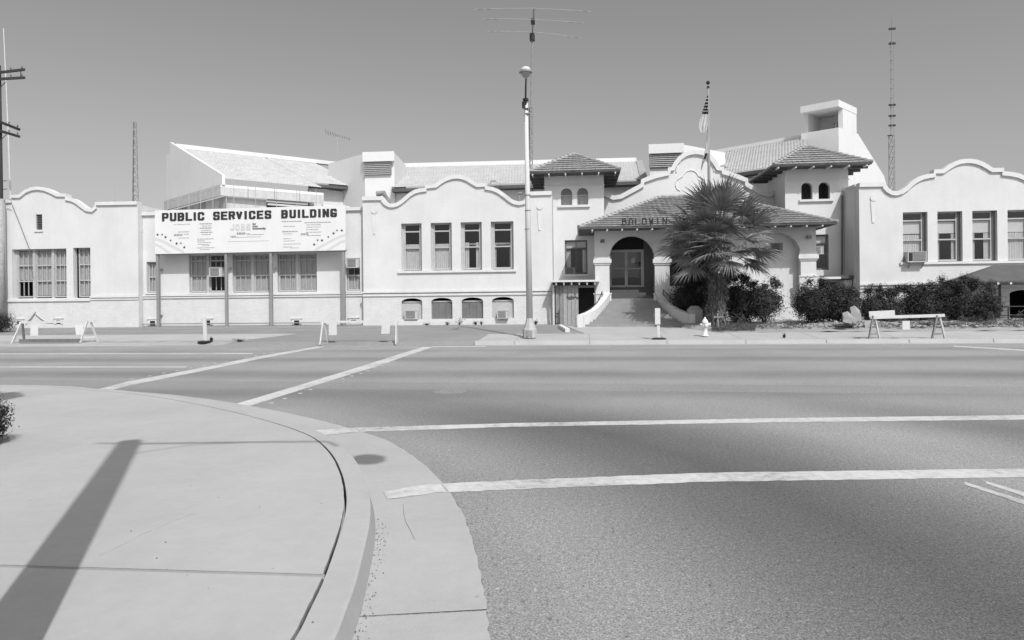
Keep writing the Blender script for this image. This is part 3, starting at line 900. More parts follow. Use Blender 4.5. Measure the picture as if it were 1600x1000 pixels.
MB().box(xR0 - .05, xR1, YW - .14, YW - .032, zbr + .02, zbr + .10).box(xR0 - .03, xR1, YW - .09, YW - .032, zbr - .14, zbr - .05).box(xR0 - .03, xR1, YW - .07, YW - .032, zbr - .30, zbr - .22).build('belt_course', M_TRIM, hall)
MB().box(xR0, xR0 + .3, YW + .322, YW + 12, GB, top[0][1] - .1).build('side_wall', M_STUCCO, hall)
MB().box(xR1 - .3, xR1, YW + .322, YW + 9, GB, top[-1][1] - .1).build('side_wall', M_STUCCO, hall)
MB().box(xR0 - .08, xR0 + .34, YW + .342, YW + 12, top[0][1] - .098, top[0][1] + .02).build('coping', M_TRIM, hall)
MB().box(xR0 + .3, xR1 - .3, YW + .322, YW + 9, 6.7, 6.85).build('roof', M_ANNEX, hall)
coping(RP, YW, th=.20)
MB().box(P(1406, 411, YW).x, P(1660, 411, YW).x, YW - .09, YW - .003, zwb - .13, zwb - .004).build('sill', M_TRIM, hall)
rooms(xR0 + .32, xR1 - .32, YW + .325, YW + 6, zbr + .05, 6.65)
rooms(xR0 + .32, xR1 - .32, YW + .325, YW + 4, GB + .05, zbr - .05)
rset = [[(.04, .96, .02, .55)], [(.04, .2, .02, .56), (.76, .92, .02, .56)], [(.04, .24, .02, .56), (.66, .96, .02, .56)], [(.04, .96, .02, .56)]]
for i, h in enumerate(holes):
    window((h[0][0] + .03, h[1][0] - .14, h[0][1] + .03, h[2][1]), YW, .24, rails=(.165, .56), jamb=.07, frame=M_FRAME, curtain=rset[i], shade=(.19, .43))
    MB().box(h[1][0] - .138, h[1][0], YW + .2, YW + .31, h[0][1], h[2][1]).build('casing', M_FRAMED, hall)
# side wall pilaster strips and pipe, seen in the shade left of the right wing
MB().box(xR0 - .05, xR0 - .002, YW + .5, YW + .75, GB, top[0][1] - .3).box(xR0 - .04, xR0 - .002, 38.85, 38.95, 2.3, top[0][1] - .5).build('pilaster', M_STUCCO, hall)

# ---- tiled roofs
def tiles(mb, A, B, D, C, course=.40, tw=.30, seed=1, wave=.012, lift=.08):
    """overlapping tiles on a roof face: eave A->B, head C (over A) -> D (over B)"""
    rg = random.Random(seed)
    A, B, C, D = map(Vector, (A, B, C, D))
    nrm = (B - A).cross((C - A) if (C - A).length > .01 else (D - A)).normalized()
    if nrm.z < 0: nrm = -nrm
    hgt = (((C + D) / 2) - ((A + B) / 2)).length
    n = max(2, round(hgt / course))
    for i in range(n):
        s0, s1 = i / n, min(1.0, (i + 1.0) / n)
        l0, r0_ = A.lerp(C, s0), B.lerp(D, s0)
        l1, r1_ = A.lerp(C, s1), B.lerp(D, s1)
        m = max(1, round((r0_ - l0).length / tw))
        for k in range(m):
            a, b = k / m, (k + 1) / m
            j = rg.uniform(-.012, .012); g = rg.uniform(0, .012)
            hu, hm = nrm * (lift + g), nrm * (lift + wave + g)
            p = [l0.lerp(r0_, a) + hu, l0.lerp(r0_, (a + b) / 2) + hm, l0.lerp(r0_, b) + hu]
            sl = (l0 - l1).normalized() * (.03 + j) if (l0 - l1).length > 1e-4 else Vector((0, 0, 0))
            p = [x + sl for x in p]
            q = [l1.lerp(r1_, a) + nrm * .004, l1.lerp(r1_, (a + b) / 2) + nrm * (.004 + wave), l1.lerp(r1_, b) + nrm * .004]
            f = [p[0] - nrm * .08 - sl * 1.4, p[2] - nrm * .08 - sl * 1.4]
            mb.add(p + q + f, [(0, 1, 4, 3), (1, 2, 5, 4), (6, 1, 0), (6, 7, 1), (7, 2, 1)])
def hip_caps(mb, a, b, n, r=.085):
    a, b = Vector(a), Vector(b)
    for i in range(n):
        p, q = a.lerp(b, i / n), a.lerp(b, (i + 1.12) / n)
        mb.tube([p + Vector((0, 0, .07)), q + Vector((0, 0, .045))], [r * 1.15, r * .85], 8)
def hip_roof(name_label, x0, x1, y0, y1, ze, xr0_, xr1_, yr, zr, seed, faces='fblr', th=.06):
    E = [Vector((x0, y0, ze)), Vector((x1, y0, ze)), Vector((x1, y1, ze)), Vector((x0, y1, ze))]
    r1_, r2_ = Vector((xr0_, yr, zr)), Vector((xr1_, yr, zr))
    deck = MB()
    dn = Vector((0, 0, -th))
    for poly in ((E[0], E[1], r2_, r1_), (E[1], E[2], r2_), (E[2], E[3], r1_, r2_), (E[3], E[0], r1_)):
        deck.add(list(poly), [tuple(range(len(poly)))])
    deck.add(E + [e + dn for e in E], [(0, 1, 5, 4), (1, 2, 6, 5), (2, 3, 7, 6), (3, 0, 4, 7), (4, 5, 6, 7)])
    deck = deck.build('roof', M_EAVE, hall)
    mb = MB()
    if 'f' in faces: tiles(mb, E[0], E[1], r2_, r1_, seed=seed)
    if 'r' in faces: tiles(mb, E[1], E[2], r2_, r2_, seed=seed + 1)
    if 'b' in faces: tiles(mb, E[2], E[3], r1_, r2_, seed=seed + 2)
    if 'l' in faces: tiles(mb, E[3], E[0], r1_, r1_, seed=seed + 3)
    mb.build('roof_tiles', M_TILE, deck, fixn=False, kind='stuff')
    mb = MB()
    for e, r_ in ((E[0], r1_), (E[1], r2_), (E[2], r2_), (E[3], r1_)):
        hip_caps(mb, e, r_, max(6, int((r_ - e).length / .33)))
    hip_caps(mb, r1_, r2_, max(1, int((r2_ - r1_).length / .33)))
    mb.build('hip_caps', M_TILE, deck, fixn=False, kind='stuff')
    return deck
def rafter_tails(deck, x0, x1, y0, ze, n, inset=.25):
    src = None
    for i in range(n):
        x = x0 + inset + (x1 - x0 - 2 * inset) * i / (n - 1)
        if src is None:
            src = MB().box(x - .035, x + .035, y0 + .03, y0 + .95, ze - .15, ze - .065).build('rafter_tail', M_TRIM, deck); x_src = x
        else:
            o = src.copy(); COL.objects.link(o); o.location = (x - x_src + src.location.x, src.location.y, src.location.z); o.parent = deck
# ---- towers
def tower(xa, xb, arches, sill, ze, holes=(), see=False):
    a, b = P(xa, 330, YT).x, P(xb, 330, YT).x
    Y1 = YT + 3.4
    fr_ = [arched(*q, YT) for q in arches] + list(holes)
    MB().plate([(a, GB), (b, GB), (b, ze), (a, ze)], YT, YT + .28, fr_).build('tower_wall', M_STUCCO, hall)
    bk = [[(x, z) for x, z in h] for h in fr_[:2]] if see else []
    MB().plate([(a + .28, GB), (b - .28, GB), (b - .28, ze), (a + .28, ze)], Y1 - .28, Y1, [[(x * 1.0 - .9, z + .1) for x, z in h] for h in bk[:1]]).build('tower_wall', M_STUCCO, hall)
    for x in (a, b - .28):
        MB().box(x, x + .28, YT + .282, Y1, GB, ze).build('tower_wall', M_STUCCO, hall)
    zl = P((xa + xb) / 2, (arches[0][1] + arches[0][3]) / 2 - 16, YT).z
    MB().box(a - .04, b + .04, YT - .035, YT - .003, zl, zl + .05).build('string_course', M_TRIM, hall)
    q = R(*sill, YT)
    MB().box(q[0], q[1], YT - .12, YT - .003, q[2], q[3]).build('sill', M_TRIM, hall)
    MB().box(a + .29, b - .29, YT + .29, Y1 - .29, fr_[0][0][1] - .5, fr_[0][0][1] - .35).build('tower_floor', M_ROOM, hall)
    return a, b, fr_
wl = hole(882.5, 375, 918, 428.5, YT)
zeL = P(900, 267.5, 38.0).z
aL, bL, arL = tower(851, 944, [(876.5, 294, 894, 320.5), (902, 293.5, 919, 320)], (872, 320.5, 922, 324), zeL, [wl])
for h in arL[:2]:
    a, b, c, d = h[0][0], h[1][0], h[0][1], max(p[1] for p in h)
    o = MB().plate([(x, z) for x, z in h], YT + .20, YT + .21).build('window', M_GLASS, hall, fixn=False)
    MB().box(a, b, YT + .17, YT + .199, c + (d - c) * .55, c + (d - c) * .62).build('sash_rail', M_FRAME, o)
    vs, fs = wave_sheet(a, b, c, c + (d - c) * .56, YT + .30, 8)
    MB().add(vs, fs).build('curtain', M_CURTD, o, fixn=False)
window((wl[0][0], wl[1][0], wl[0][1], wl[2][1]), YT, .14, cols=2, rails=(.24,), frame=M_FRAMED, jamb=.09, curtain=[(.05, .26, .02, .72), (.78, .96, .02, .72)], shade=(.03, .22))
rooms(aL + .3, bL - .3, YT + .285, YT + 3, 2.0, 5.9)
MB().box(wl[0][0] - .1, wl[1][0] + .1, YT - .1, YT - .003, wl[0][1] - .12, wl[0][1] - .004).build('sill', M_TRIM, hall)
OV = .85
def tower_roof(a, b, ze, zr, seed):
    m = (a + b) / 2
    dk_ = hip_roof('', a - OV, b + OV, YT - 1.0, YT + 3.4 + OV, ze, m - .12, m + .12, YT + 1.7, zr, seed)
    rafter_tails(dk_, a - OV, b + OV, YT - 1.0, ze, 6)
    for i in range(5):
        y = YT - .5 + i * 1.0
        MB().box(a - OV + .02, a - .01, y, y + .09, ze - .2, ze - .065).build('rafter', M_EAVE, dk_)
        MB().box(b + .01, b + OV - .02, y, y + .09, ze - .2, ze - .065).build('rafter', M_EAVE, dk_)
tower_roof(aL, bL, zeL, P(893, 242.5, YT + 1.7).z, 11)
wr = hole(1258, 366.5, 1295, 422, YT)
dr = hole(1262, 441, 1318, 500, YT)
zeR = P(1280, 256.5, 38.0).z
aR, bR, arR = tower(1227, 1326, [(1252, 285, 1269.5, 311.5), (1279, 284.5, 1297, 311)], (1248.5, 311.5, 1302, 315), zeR, [wr, dr], see=True)
tower_roof(aR, bR, zeR, P(1263, 230, YT + 1.7).z, 21)
window((wr[0][0], wr[1][0], wr[0][1], wr[2][1]), YT, .14, cols=2, rails=(.25, .55), frame=M_FRAMED, jamb=.08, curtain=None, shade=(.03, .24))
rooms(aR + .3, bR + .4, YT + .285, YT + 3, GB + .1, 5.6)
# canopy over the side door, and the low pier beside it
zc = P(1300, 436, 38.3).z
MB().box(P(1262, 430, 38.0).x, P(1329, 430, 38.0).x, 37.6, YT - .003, zc, zc + .16).build('canopy', M_EAVE, hall)
MB().box(P(1262, 430, 38.0).x, P(1308, 430, 38.0).x, 37.45, 37.59, zc - .02, zc + .10).build('canopy_fascia', M_TRIM, hall)
MB().box(P(1318, 450, 38.0).x, xR0 - .06, 37.9, YT - .003, GB, P(1330, 437.5, 37.9).z).build('pier', M_STUCCO, hall)
MB().box(bR + .002, xR0 + .3, YT + 2, YT + 2.3, GB, top[0][1] - .4).build('side_wall', M_STUCCO, hall)

# ---- curved gable between the towers
GPF = [(944, 299), (950, 303), (959, 306.5), (969, 305), (980, 299), (992, 292.5), (1001, 288), (1001.4, 281.5), (1010, 277.5), (1026, 272), (1043, 268.5), (1043.4, 263), (1049, 262), (1053, 254), (1060, 245.5), (1069, 239), (1078, 236), (1087, 235), (1096, 236), (1105, 239), (1113, 245), (1119, 253), (1124, 261.5), (1131, 262), (1131.4, 267), (1143, 270), (1156, 275), (1168, 280), (1168.4, 287), (1180, 293), (1190, 299), (1200, 302), (1208, 299), (1213, 293), (1217, 290), (1236, 289)]
top = prof(GPF, YP)
MB().plate([(top[0][0], 3.0), (top[-1][0], 3.0)] + top[::-1], YP, YP + .35).build('parapet_wall', M_STUCCO, hall)
coping(GPF, YP, th=.24, out=.14)
c = P(1079, 287, YP)
pts = []
for cx_, cz_, r_, a0, a1 in ((-.46, -.12, .40, 250, 115), (0, .22, .46, 165, 15), (.46, -.12, .40, 65, -70)):
    for k in range(11):
        t = math.radians(a0 + (a1 - a0) * k / 10)
        pts.append((c.x + cx_ + r_ * math.cos(t), YP - .02, c.z + .1 + cz_ + r_ * math.sin(t)))
MB().tube(pts, .035, 6).build('cartouche', M_TRIM, hall)
c2 = P(1086, 266, YP)
MB().tube([(c2.x + 1.08 * math.cos(math.pi * k / 16), YP - .01, c2.z - .1 + .98 * math.sin(math.pi * k / 16)) for k in range(17)], .05, 6).build('moulding', M_TRIM, hall)

# ---- the porch
xp0, xp1 = P(930, 420, YPO).x, P(1275.5, 420, YPO).x
zE = P(904, 356.5, 35.4).z
zcap = P(942, 405, YPO).z
zst = P(986, 466.5, YPO).z                       # head of the outer stair
zfl = P(980, 449, YT).z                          # porch floor
def porch_arch(xc, hw, ytop, zbot):
    a, b = P(xc - hw, 400, YPO).x, P(xc + hw, 400, YPO).x
    zt_ = P(xc, ytop, YPO).z
    m = (a + b) / 2; r_ = (b - a) / 2
    n = 16
    return [(a, zbot), (b, zbot)] + [(m + r_ * math.cos(math.pi * k / n), zt_ - r_ + r_ * math.sin(math.pi * k / n)) for k in range(n + 1)]
arch1 = porch_arch(987.5, 35.5, 368.5, zst)
arch2 = porch_arch(1082, 36, 366, zfl + .0)
arch3 = porch_arch(1214.5, 36.5, 362.5, GB + .9)
MB().plate([(xp0, GB), (xp1, GB), (xp1, zE - .05), (xp0, zE - .05)], YPO, YPO + .45, [arch1, arch2, arch3]).build('porch_wall', M_STUCCO, hall)
MB().box(xp0, xp0 + .35, YPO + .452, YT - .003, GB, zE - .05).build('porch_side_wall', M_STUCCO, hall)
MB().box(xp1 - .35, xp1, YPO + .452, YT - .003, GB, zE - .05).build('porch_side_wall', M_STUCCO, hall)
MB().box(min(p[0] for p in arch3) - .1, max(p[0] for p in arch3) + .1, YPO + .47, YPO + .6, GB + .8, zE - .2).build('blind_wall', M_STUCCO, hall)
MB().box(xp0 + .36, xp1 - .36, YPO + 1.75, YT + .2, zfl - .5, zfl - .02).build('porch_floor', M_STEP, hall)
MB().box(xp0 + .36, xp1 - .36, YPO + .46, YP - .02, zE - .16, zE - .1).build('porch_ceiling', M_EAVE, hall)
def capital(x0, x1, z, h, out, d0=.5):
    return MB().box(x0 - out, x1 + out, YPO - out, YPO - .003, z - h, z).box(x0 - out * .5, x1 + out * .5, YPO - out * .5, YPO - .003, z - h - .09, z - h - .002).box(x0 - out * .4, x1 + out * .4, YPO - out * .4, YPO - .003, z + .002, z + .16).build('capital', M_TRIM, hall)
for (u0_, u1_) in ((930, 952.5), (1023, 1046.5), (1250.5, 1275.5)):
    ax, bx_ = P(u0_, 420, YPO).x, P(u1_, 420, YPO).x
    zc_ = P((u0_ + u1_) / 2, 405 if u0_ < 1200 else 398, YPO).z
    capital(ax, bx_, zc_, .20, .10)
    zb_ = P((u0_ + u1_) / 2, 460 if u0_ < 1200 else 432.5, YPO).z
    MB().box(ax - .07, bx_ + .07, YPO - .08, YPO - .003, GB, zb_).box(ax - .10, bx_ + .10, YPO - .11, YPO - .003, zb_ + .002, zb_ + .07).build('pier_base', M_STUCCO, hall)
# porch roof
El, Er = P(904, 357, 35.4), P(1309, 350, 35.4)
zR = P(1033, 308.5, YP - .1).z
xr_ = P(1033, 308.5, YP - .1).x
dxr = xr_ - El.x
eave_l, eave_r = El.x, Er.x
rl, rr_ = Vector((xr_, YP - .02, zR)), Vector((eave_r - dxr, YP - .02, zR))
E0, E1 = Vector((eave_l, 35.4, zE)), Vector((eave_r, 35.4, zE))
B0, B1 = Vector((eave_l, YT - .01, zE)), Vector((eave_r, YT - .01, zE))
mb = MB()
th = Vector((0, 0, -.06))
sl0 = E0.lerp(rl, (YT - 35.4) / (YP - .02 - 35.4)); sr0 = E1.lerp(rr_, (YT - 35.4) / (YP - .02 - 35.4))
for poly in ((E0, E1, rr_, rl), (E1, B1, sr0), (B0, E0, sl0)):
    mb.add(list(poly), [tuple(range(len(poly)))])
mb.add([E0, E1, B1, B0, E0 + th, E1 + th, B1 + th, B0 + th], [(0, 1, 5, 4), (1, 2, 6, 5), (2, 3, 7, 6), (3, 0, 4, 7), (4, 5, 6, 7)])
proof = mb.build('roof', M_EAVE, hall)
mb = MB()
tiles(mb, E0, E1, rr_, rl, seed=31)
tiles(mb, E1, B1, sr0, sr0, seed=32)
tiles(mb, B0, E0, sl0, sl0, seed=33)
mb.build('roof_tiles', M_TILE, proof, fixn=False, kind='stuff')
mb = MB()
hip_caps(mb, E0, rl, 22); hip_caps(mb, E1, rr_, 22); hip_caps(mb, rl, rr_, 6)
mb.build('hip_caps', M_TILE, proof, fixn=False, kind='stuff')
rafter_tails(proof, eave_l, eave_r, 35.4, zE, 16, .7)
# ---- letters, drawn as strokes on a 4 x 6 grid
STR = {'A': ['0,0 0,4 1,6 3,6 4,4 4,0', '0,2.4 4,2.4'], 'B': ['0,0 0,6 3,6 4,5 4,4 3,3.2 0,3.2', '3,3.2 4,2.4 4,1 3,0 0,0'], 'C': ['4,4.6 4,5.2 3.2,6 .8,6 0,5.2 0,.8 .8,0 3.2,0 4,.8 4,1.4'],
       'D': ['0,0 0,6 3,6 4,5 4,1 3,0 0,0'], 'E': ['4,6 0,6 0,0 4,0', '0,3.1 3.4,3.1'], 'G': ['4,5 4,5.2 3.2,6 .8,6 0,5.2 0,.8 .8,0 3.2,0 4,.8 4,2.5 2.3,2.5'], 'H': ['0,0 0,6', '4,0 4,6', '0,3 4,3'],
       'I': ['2,0 2,6'], 'J': ['0,1.4 .8,0 3,0 4,1 4,6'], 'K': ['0,0 0,6', '4,6 .4,3 4,0'], 'L': ['0,6 0,0 4,0'], 'N': ['0,0 0,6 4,0 4,6'], 'O': ['0,1 .8,0 3.2,0 4,1 4,5 3.2,6 .8,6 0,5 0,1'], 'P': ['0,0 0,6 3.2,6 4,5.2 4,3.4 3.2,2.6 0,2.6'],
       'R': ['0,0 0,6 3.2,6 4,5.2 4,3.8 3.2,3 0,3', '2.6,3 4,0'], 'S': ['4,5.1 4,5.3 3.4,6 .7,6 0,5.4 0,3.6 .7,3 3.3,3 4,2.4 4,.6 3.3,0 .6,0 0,.7 0,.9'], 'T': ['0,6 4,6', '2,6 2,0'], 'U': ['0,6 0,.8 .8,0 3.2,0 4,.8 4,6'],
       'V': ['0,6 2,0 4,6'], 'W': ['0,6 1,0 2,4 3,0 4,6'], 'Y': ['0,6 2,3 4,6', '2,3 2,0'], 'F': ['4,6 0,6 0,0', '0,3.1 3.4,3.1'], 'M': ['0,0 0,6 2,2.6 4,6 4,0']}
def strokes(mb, ch, org, ux, uz, w_, h_, tv, thh, depth, ydir):
    """ch drawn from org along ux and uz; tv, thh: thickness of upright and level strokes"""
    off = 0
    for poly in STR[ch]:
        pts = [tuple(float(c_) for c_ in s_.split(',')) for s_ in poly.split()]
        for i, ((a, b), (c_, d_)) in enumerate(zip(pts, pts[1:])):
            A_ = org + ux * (tv / 2 + a / 4 * (w_ - tv)) + uz * (thh / 2 + b / 6 * (h_ - thh))
            B_ = org + ux * (tv / 2 + c_ / 4 * (w_ - tv)) + uz * (thh / 2 + d_ / 6 * (h_ - thh))
            t = (B_ - A_).normalized()
            v = abs(t.dot(uz))
            th_ = tv * v + thh * (1 - v)
            cap = (thh * v + tv * (1 - v)) / 2
            cap *= .98 if (abs(v) < .05 or v > .95) else .35
            A2, B2 = A_ - t * cap, B_ + t * cap
            nrm = t.cross(ydir).normalized() * th_ / 2
            o_ = ydir * (off * .0006); off += 1
            quad = [A2 - nrm - o_, B2 - nrm - o_, B2 + nrm - o_, A2 + nrm - o_]
            mb.prism([q - ydir * depth for q in quad], ydir * depth)
YD = Vector((0, 1, 0))
txt = 'BALDWIN PARK CITY HALL'
xs0, xs1 = P(971.5, 352, 35.5).x, P(1207, 346, 35.5).x
pitch = (xs1 - xs0) / len(txt)
for i, ch in enumerate(txt):
    if ch == ' ': continue
    mb = MB()
    wl_ = pitch * (.70 if ch != 'I' else .25)
    strokes(mb, ch, Vector((xs0 + pitch * i + (0 if ch != 'I' else pitch * .2), 35.46, zE + .11)), Vector((1, 0, 0)), Vector((0, 0, 1)), wl_, .34, .06, .055, .03, YD)
    mb.build('letter', M_DARK, proof, fixn=False)
# ---- door
q = R(952, 392, 1004, 448.5, YT)
x0, x1, z1 = q[0], q[1], q[3]
z0 = zfl
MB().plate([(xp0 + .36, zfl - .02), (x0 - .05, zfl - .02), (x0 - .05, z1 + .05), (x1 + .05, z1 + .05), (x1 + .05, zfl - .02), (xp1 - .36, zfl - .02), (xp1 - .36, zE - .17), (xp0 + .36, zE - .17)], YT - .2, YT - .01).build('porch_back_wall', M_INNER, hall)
MB().box(x0 - .04, x1 + .04, YT - .235, YT - .205, z1 + .06, z1 + .75).build('transom', M_DARK, hall)
M_ALU = mat('door_aluminium', .60, rough=.5, var=.05, scale=6)
door = MB().box(x0 - .05, x0 + .03, YT - .22, YT - .08, z0, z1 + .05).box(x1 - .03, x1 + .05, YT - .22, YT - .08, z0, z1 + .05).box(x0 + .03, x1 - .03, YT - .22, YT - .08, z1 - .03, z1 + .05).build('door', M_ALU, hall)
m = (x0 + x1) / 2
for a, b in ((x0 + .035, m - .005), (m + .005, x1 - .035)):
    lf = MB().box(a, a + .07, YT - .19, YT - .13, z0 + .01, z1 - .035).box(b - .07, b, YT - .19, YT - .13, z0 + .01, z1 - .035).box(a + .07, b - .07, YT - .19, YT - .13, z0 + .01, z0 + .11).box(a + .07, b - .07, YT - .19, YT - .13, z1 - .10, z1 - .035).box(a + .07, b - .07, YT - .215, YT - .15, z0 + 1.02, z0 + 1.07).build('door_leaf', M_ALU, door)
    MB().add([(a + .07, YT - .16, z0 + .11), (b - .07, YT - .16, z0 + .11), (b - .07, YT - .16, z1 - .1), (a + .07, YT - .16, z1 - .1)], [(0, 1, 2, 3)]).build('pane', M_GLASS, door, fixn=False)
    hx = b - .10 if a < m - .2 and b < m else a + .04
    MB().box(hx, hx + .05, YT - .25, YT - .2, z0 + .9, z0 + 1.25).build('handle', M_STEEL, door)
MB().box(m + .30, m + .50, YT - .17, YT - .165, z0 + 1.35, z0 + 1.62).build('paper_notice', M_WHITE, door)
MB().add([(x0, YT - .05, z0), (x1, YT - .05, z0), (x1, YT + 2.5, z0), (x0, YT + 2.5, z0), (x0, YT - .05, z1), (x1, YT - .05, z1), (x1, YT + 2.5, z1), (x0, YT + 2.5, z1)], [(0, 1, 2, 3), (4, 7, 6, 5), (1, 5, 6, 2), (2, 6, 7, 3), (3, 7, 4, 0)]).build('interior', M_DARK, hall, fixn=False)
c = P(1016, 383, YPO + .3)
MB().lathe((c.x, YPO - .12, c.z), [(.02, -.07), (.06, -.04), (.075, 0), (.06, .05), (.03, .08), (.03, .12)], 12).build('globe_lamp', M_WHITE, hall, smooth=True)
q = R(938, 374, 944.5, 379.5, YPO)
MB().box(q[0], q[1], YPO - .03, YPO - .003, q[2], q[3]).build('wall_plaque', M_GRILLE, hall)
c = P(1263, 370, YPO)
MB().box(c.x - .1, c.x + .1, YPO - .2, YPO - .003, c.z - .1, c.z + .05).build('wall_lamp', M_POST, hall)
# ---- the stair
sx = [(954, 1024), (954, 1024), (953, 1025), (952, 1027), (951, 1029), (949, 1033), (947, 1037), (944, 1042), (941, 1047), (936, 1053), (930, 1061), (921, 1073)]
nst = 12
zbot = gz(33.6) + .035
tread = .25
for i in range(nst):
    k = nst - 1 - i                              # 0 at the bottom
    z1_ = zbot + (zst - zbot) * (k + 1) / nst
    yf = YPO - .02 - tread * (i + 1) + .25
    a, b = P(sx[i][0], 490, yf).x, P(sx[i][1], 490, yf).x
    MB().box(a - .25, b + .1, yf, yf + tread + (.25 if i else .4), gz(34) - .2, z1_).build('step', M_STEP, hall)
n4 = 4
xa_, xb_ = min(p[0] for p in arch1) - .05, max(p[0] for p in arch1) + .05
for k in range(n4):
    z1_ = zst + (zfl - zst) * (k + 1) / n4
    yf = YPO + .42 + .33 * k
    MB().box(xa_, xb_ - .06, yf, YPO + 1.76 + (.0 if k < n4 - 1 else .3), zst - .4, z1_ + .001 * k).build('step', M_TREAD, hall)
MB().box(xa_, xb_, YPO - .0, YPO + .43, zst - .5, zst + .002).build('landing', M_STEP, hall)
# cheek walls sweep outwards as they go down
def cheek(pts_px, side):
    """(px top, py top, Y) from the head of the stair to its foot"""
    vs = []
    for x, y, Y in pts_px:
        p = P(x, y, Y)
        vs += [(p.x, Y, GB), (p.x + side * .28, Y, GB), (p.x + side * .28, Y, p.z), (p.x, Y, p.z)]
    fs = []
    for i in range(len(pts_px) - 1):
        for a, b in ((0, 1), (1, 2), (2, 3), (3, 0)):
            fs.append((4 * i + a, 4 * i + b, 4 * i + 4 + b, 4 * i + 4 + a))
    e = 4 * (len(pts_px) - 1)
    fs += [(0, 3, 2, 1), (e, e + 1, e + 2, e + 3)]
    return MB().add(vs, fs).build('cheek_wall', M_STUCCO, hall)
cheek([(953, 457, YPO - .09), (950, 463, 36.1), (945, 470, 35.6), (939, 477, 35.1), (932, 483, 34.6), (923, 488, 34.1), (913, 491.5, 33.7), (911, 492, 33.5)], -1)
cheek([(1025, 457, YPO - .09), (1029, 464, 36.1), (1036, 471, 35.6), (1044, 477.5, 35.1), (1053, 483, 34.6), (1063, 487, 34.1), (1074, 490, 33.7), (1077, 491, 33.5)], 1)
def rail(pts_px, side):
    pts = [P(x, y, Y) + Vector((side * .14, 0, 0)) for x, y, Y in pts_px]
    mb = MB().tube(pts, .022, 6)
    for i in (0, 2, 4):
        if i < len(pts): mb.tube([pts[i], pts[i] - Vector((0, 0, .3))], .018, 6)
    mb.build('handrail', M_DARK, hall)
rail([(945, 455, 36.2), (943, 462, 35.9), (938, 472, 35.5), (930, 479, 35.0), (920, 486, 34.5), (912, 491, 34.0)], -1)
rail([(1032, 453, 36.2), (1036, 457, 35.9), (1042, 463, 35.5), (1048, 470, 35.0)], 1)
# concrete pier at the foot of the stair
c0, c1 = P(1076.5, 500, 33.6), P(1098, 500, 33.6)
zt_, zs_ = P(1087, 478, 33.6).z, P(1087, 484, 33.6).z
m = (c0.x + c1.x) / 2
vs = []
w2 = (c1.x - c0.x) / 2
for z, s in ((GB, 1), (zs_, 1), (zt_, .45)):
    vs += [(m - w2 * s, 33.6 + .33 * (1 - s), z), (m + w2 * s, 33.6 + .33 * (1 - s), z), (m + w2 * s, 34.26 - .33 * (1 - s), z), (m - w2 * s, 34.26 - .33 * (1 - s), z)]
fs = [(4 * j + a, 4 * j + (a + 1) % 4, 4 * j + 4 + (a + 1) % 4, 4 * j + 4 + a) for j in range(2) for a in range(4)] + [(8, 9, 10, 11)]
MB().add(vs, fs).build('stair_pier', M_CONC, hall)
# ---- pipes and cables on the front
p = [P(218.5, 362, YL - .12), P(217, 372, YL - .12), P(217.5, 506, YL - .12)]
MB().box(p[0].x - .12, p[0].x + .12, YL - .22, YL - .04, p[0].z - .02, p[0].z + .22).tube([p[0], p[1], p[2]], .055, 8).build('downpipe', M_TRIM, hall)
MB().tube([P(19, 320, YW - .06), P(33, 355, YW - .06), P(46, 389, YW - .06), P(47, 415, YW - .06), P(51.5, 428, YW - .06)], .018, 5).build('cable', M_GRILLE, hall)
for pts in ([(40, 505), (48, 497), (54, 489), (55, 487)], [(56, 490), (64, 497), (72, 502), (83, 502.5)]):
    MB().tube([P(x, y, YW - .09) for x, y in pts], .04, 6).build('conduit', M_AC, hall)
zq = P(300, 505.5, YL).z
MB().tube([(P(143, 505, YL - .1).x + .2, YL - .16, zq), (xK1, YL - .16, zq)], .03, 6).build('pipe', M_POST, hall)
MB().tube([P(1313, 305, YT - .1) + Vector((.1, 0, 0)), P(1313, 428, YT - .1) + Vector((.1, 0, 0))], .05, 6).build('downpipe', M_GRILLE, hall)
MB().tube([P(811, 300, YW + .6), P(811, 314, YW + .6)], .06, 6).box(P(811, 300, YW).x - .12, P(811, 300, YW).x + .12, YW + .5, YW + .75, P(811, 300, YW).z, P(811, 298, YW).z).build('roof_flue', M_POST, hall)
p = P(1130, 262, YP + 1)
MB().tube([p, p - Vector((0, 0, .7))], .09, 8).lathe((p.x, p.y, p.z), [(.2, 0), (.16, .1), (.03, .16)], 10).build('roof_flue', M_POST, hall)
p = P(598, 303, YW + .9)
MB().tube([p + Vector((-.35, 0, 0)), p + Vector((.05, 0, .05)), p + Vector((.3, 0, -.35)), p + Vector((.4, 0, -1.0))], .16, 10).build('roof_duct', M_POST, hall)
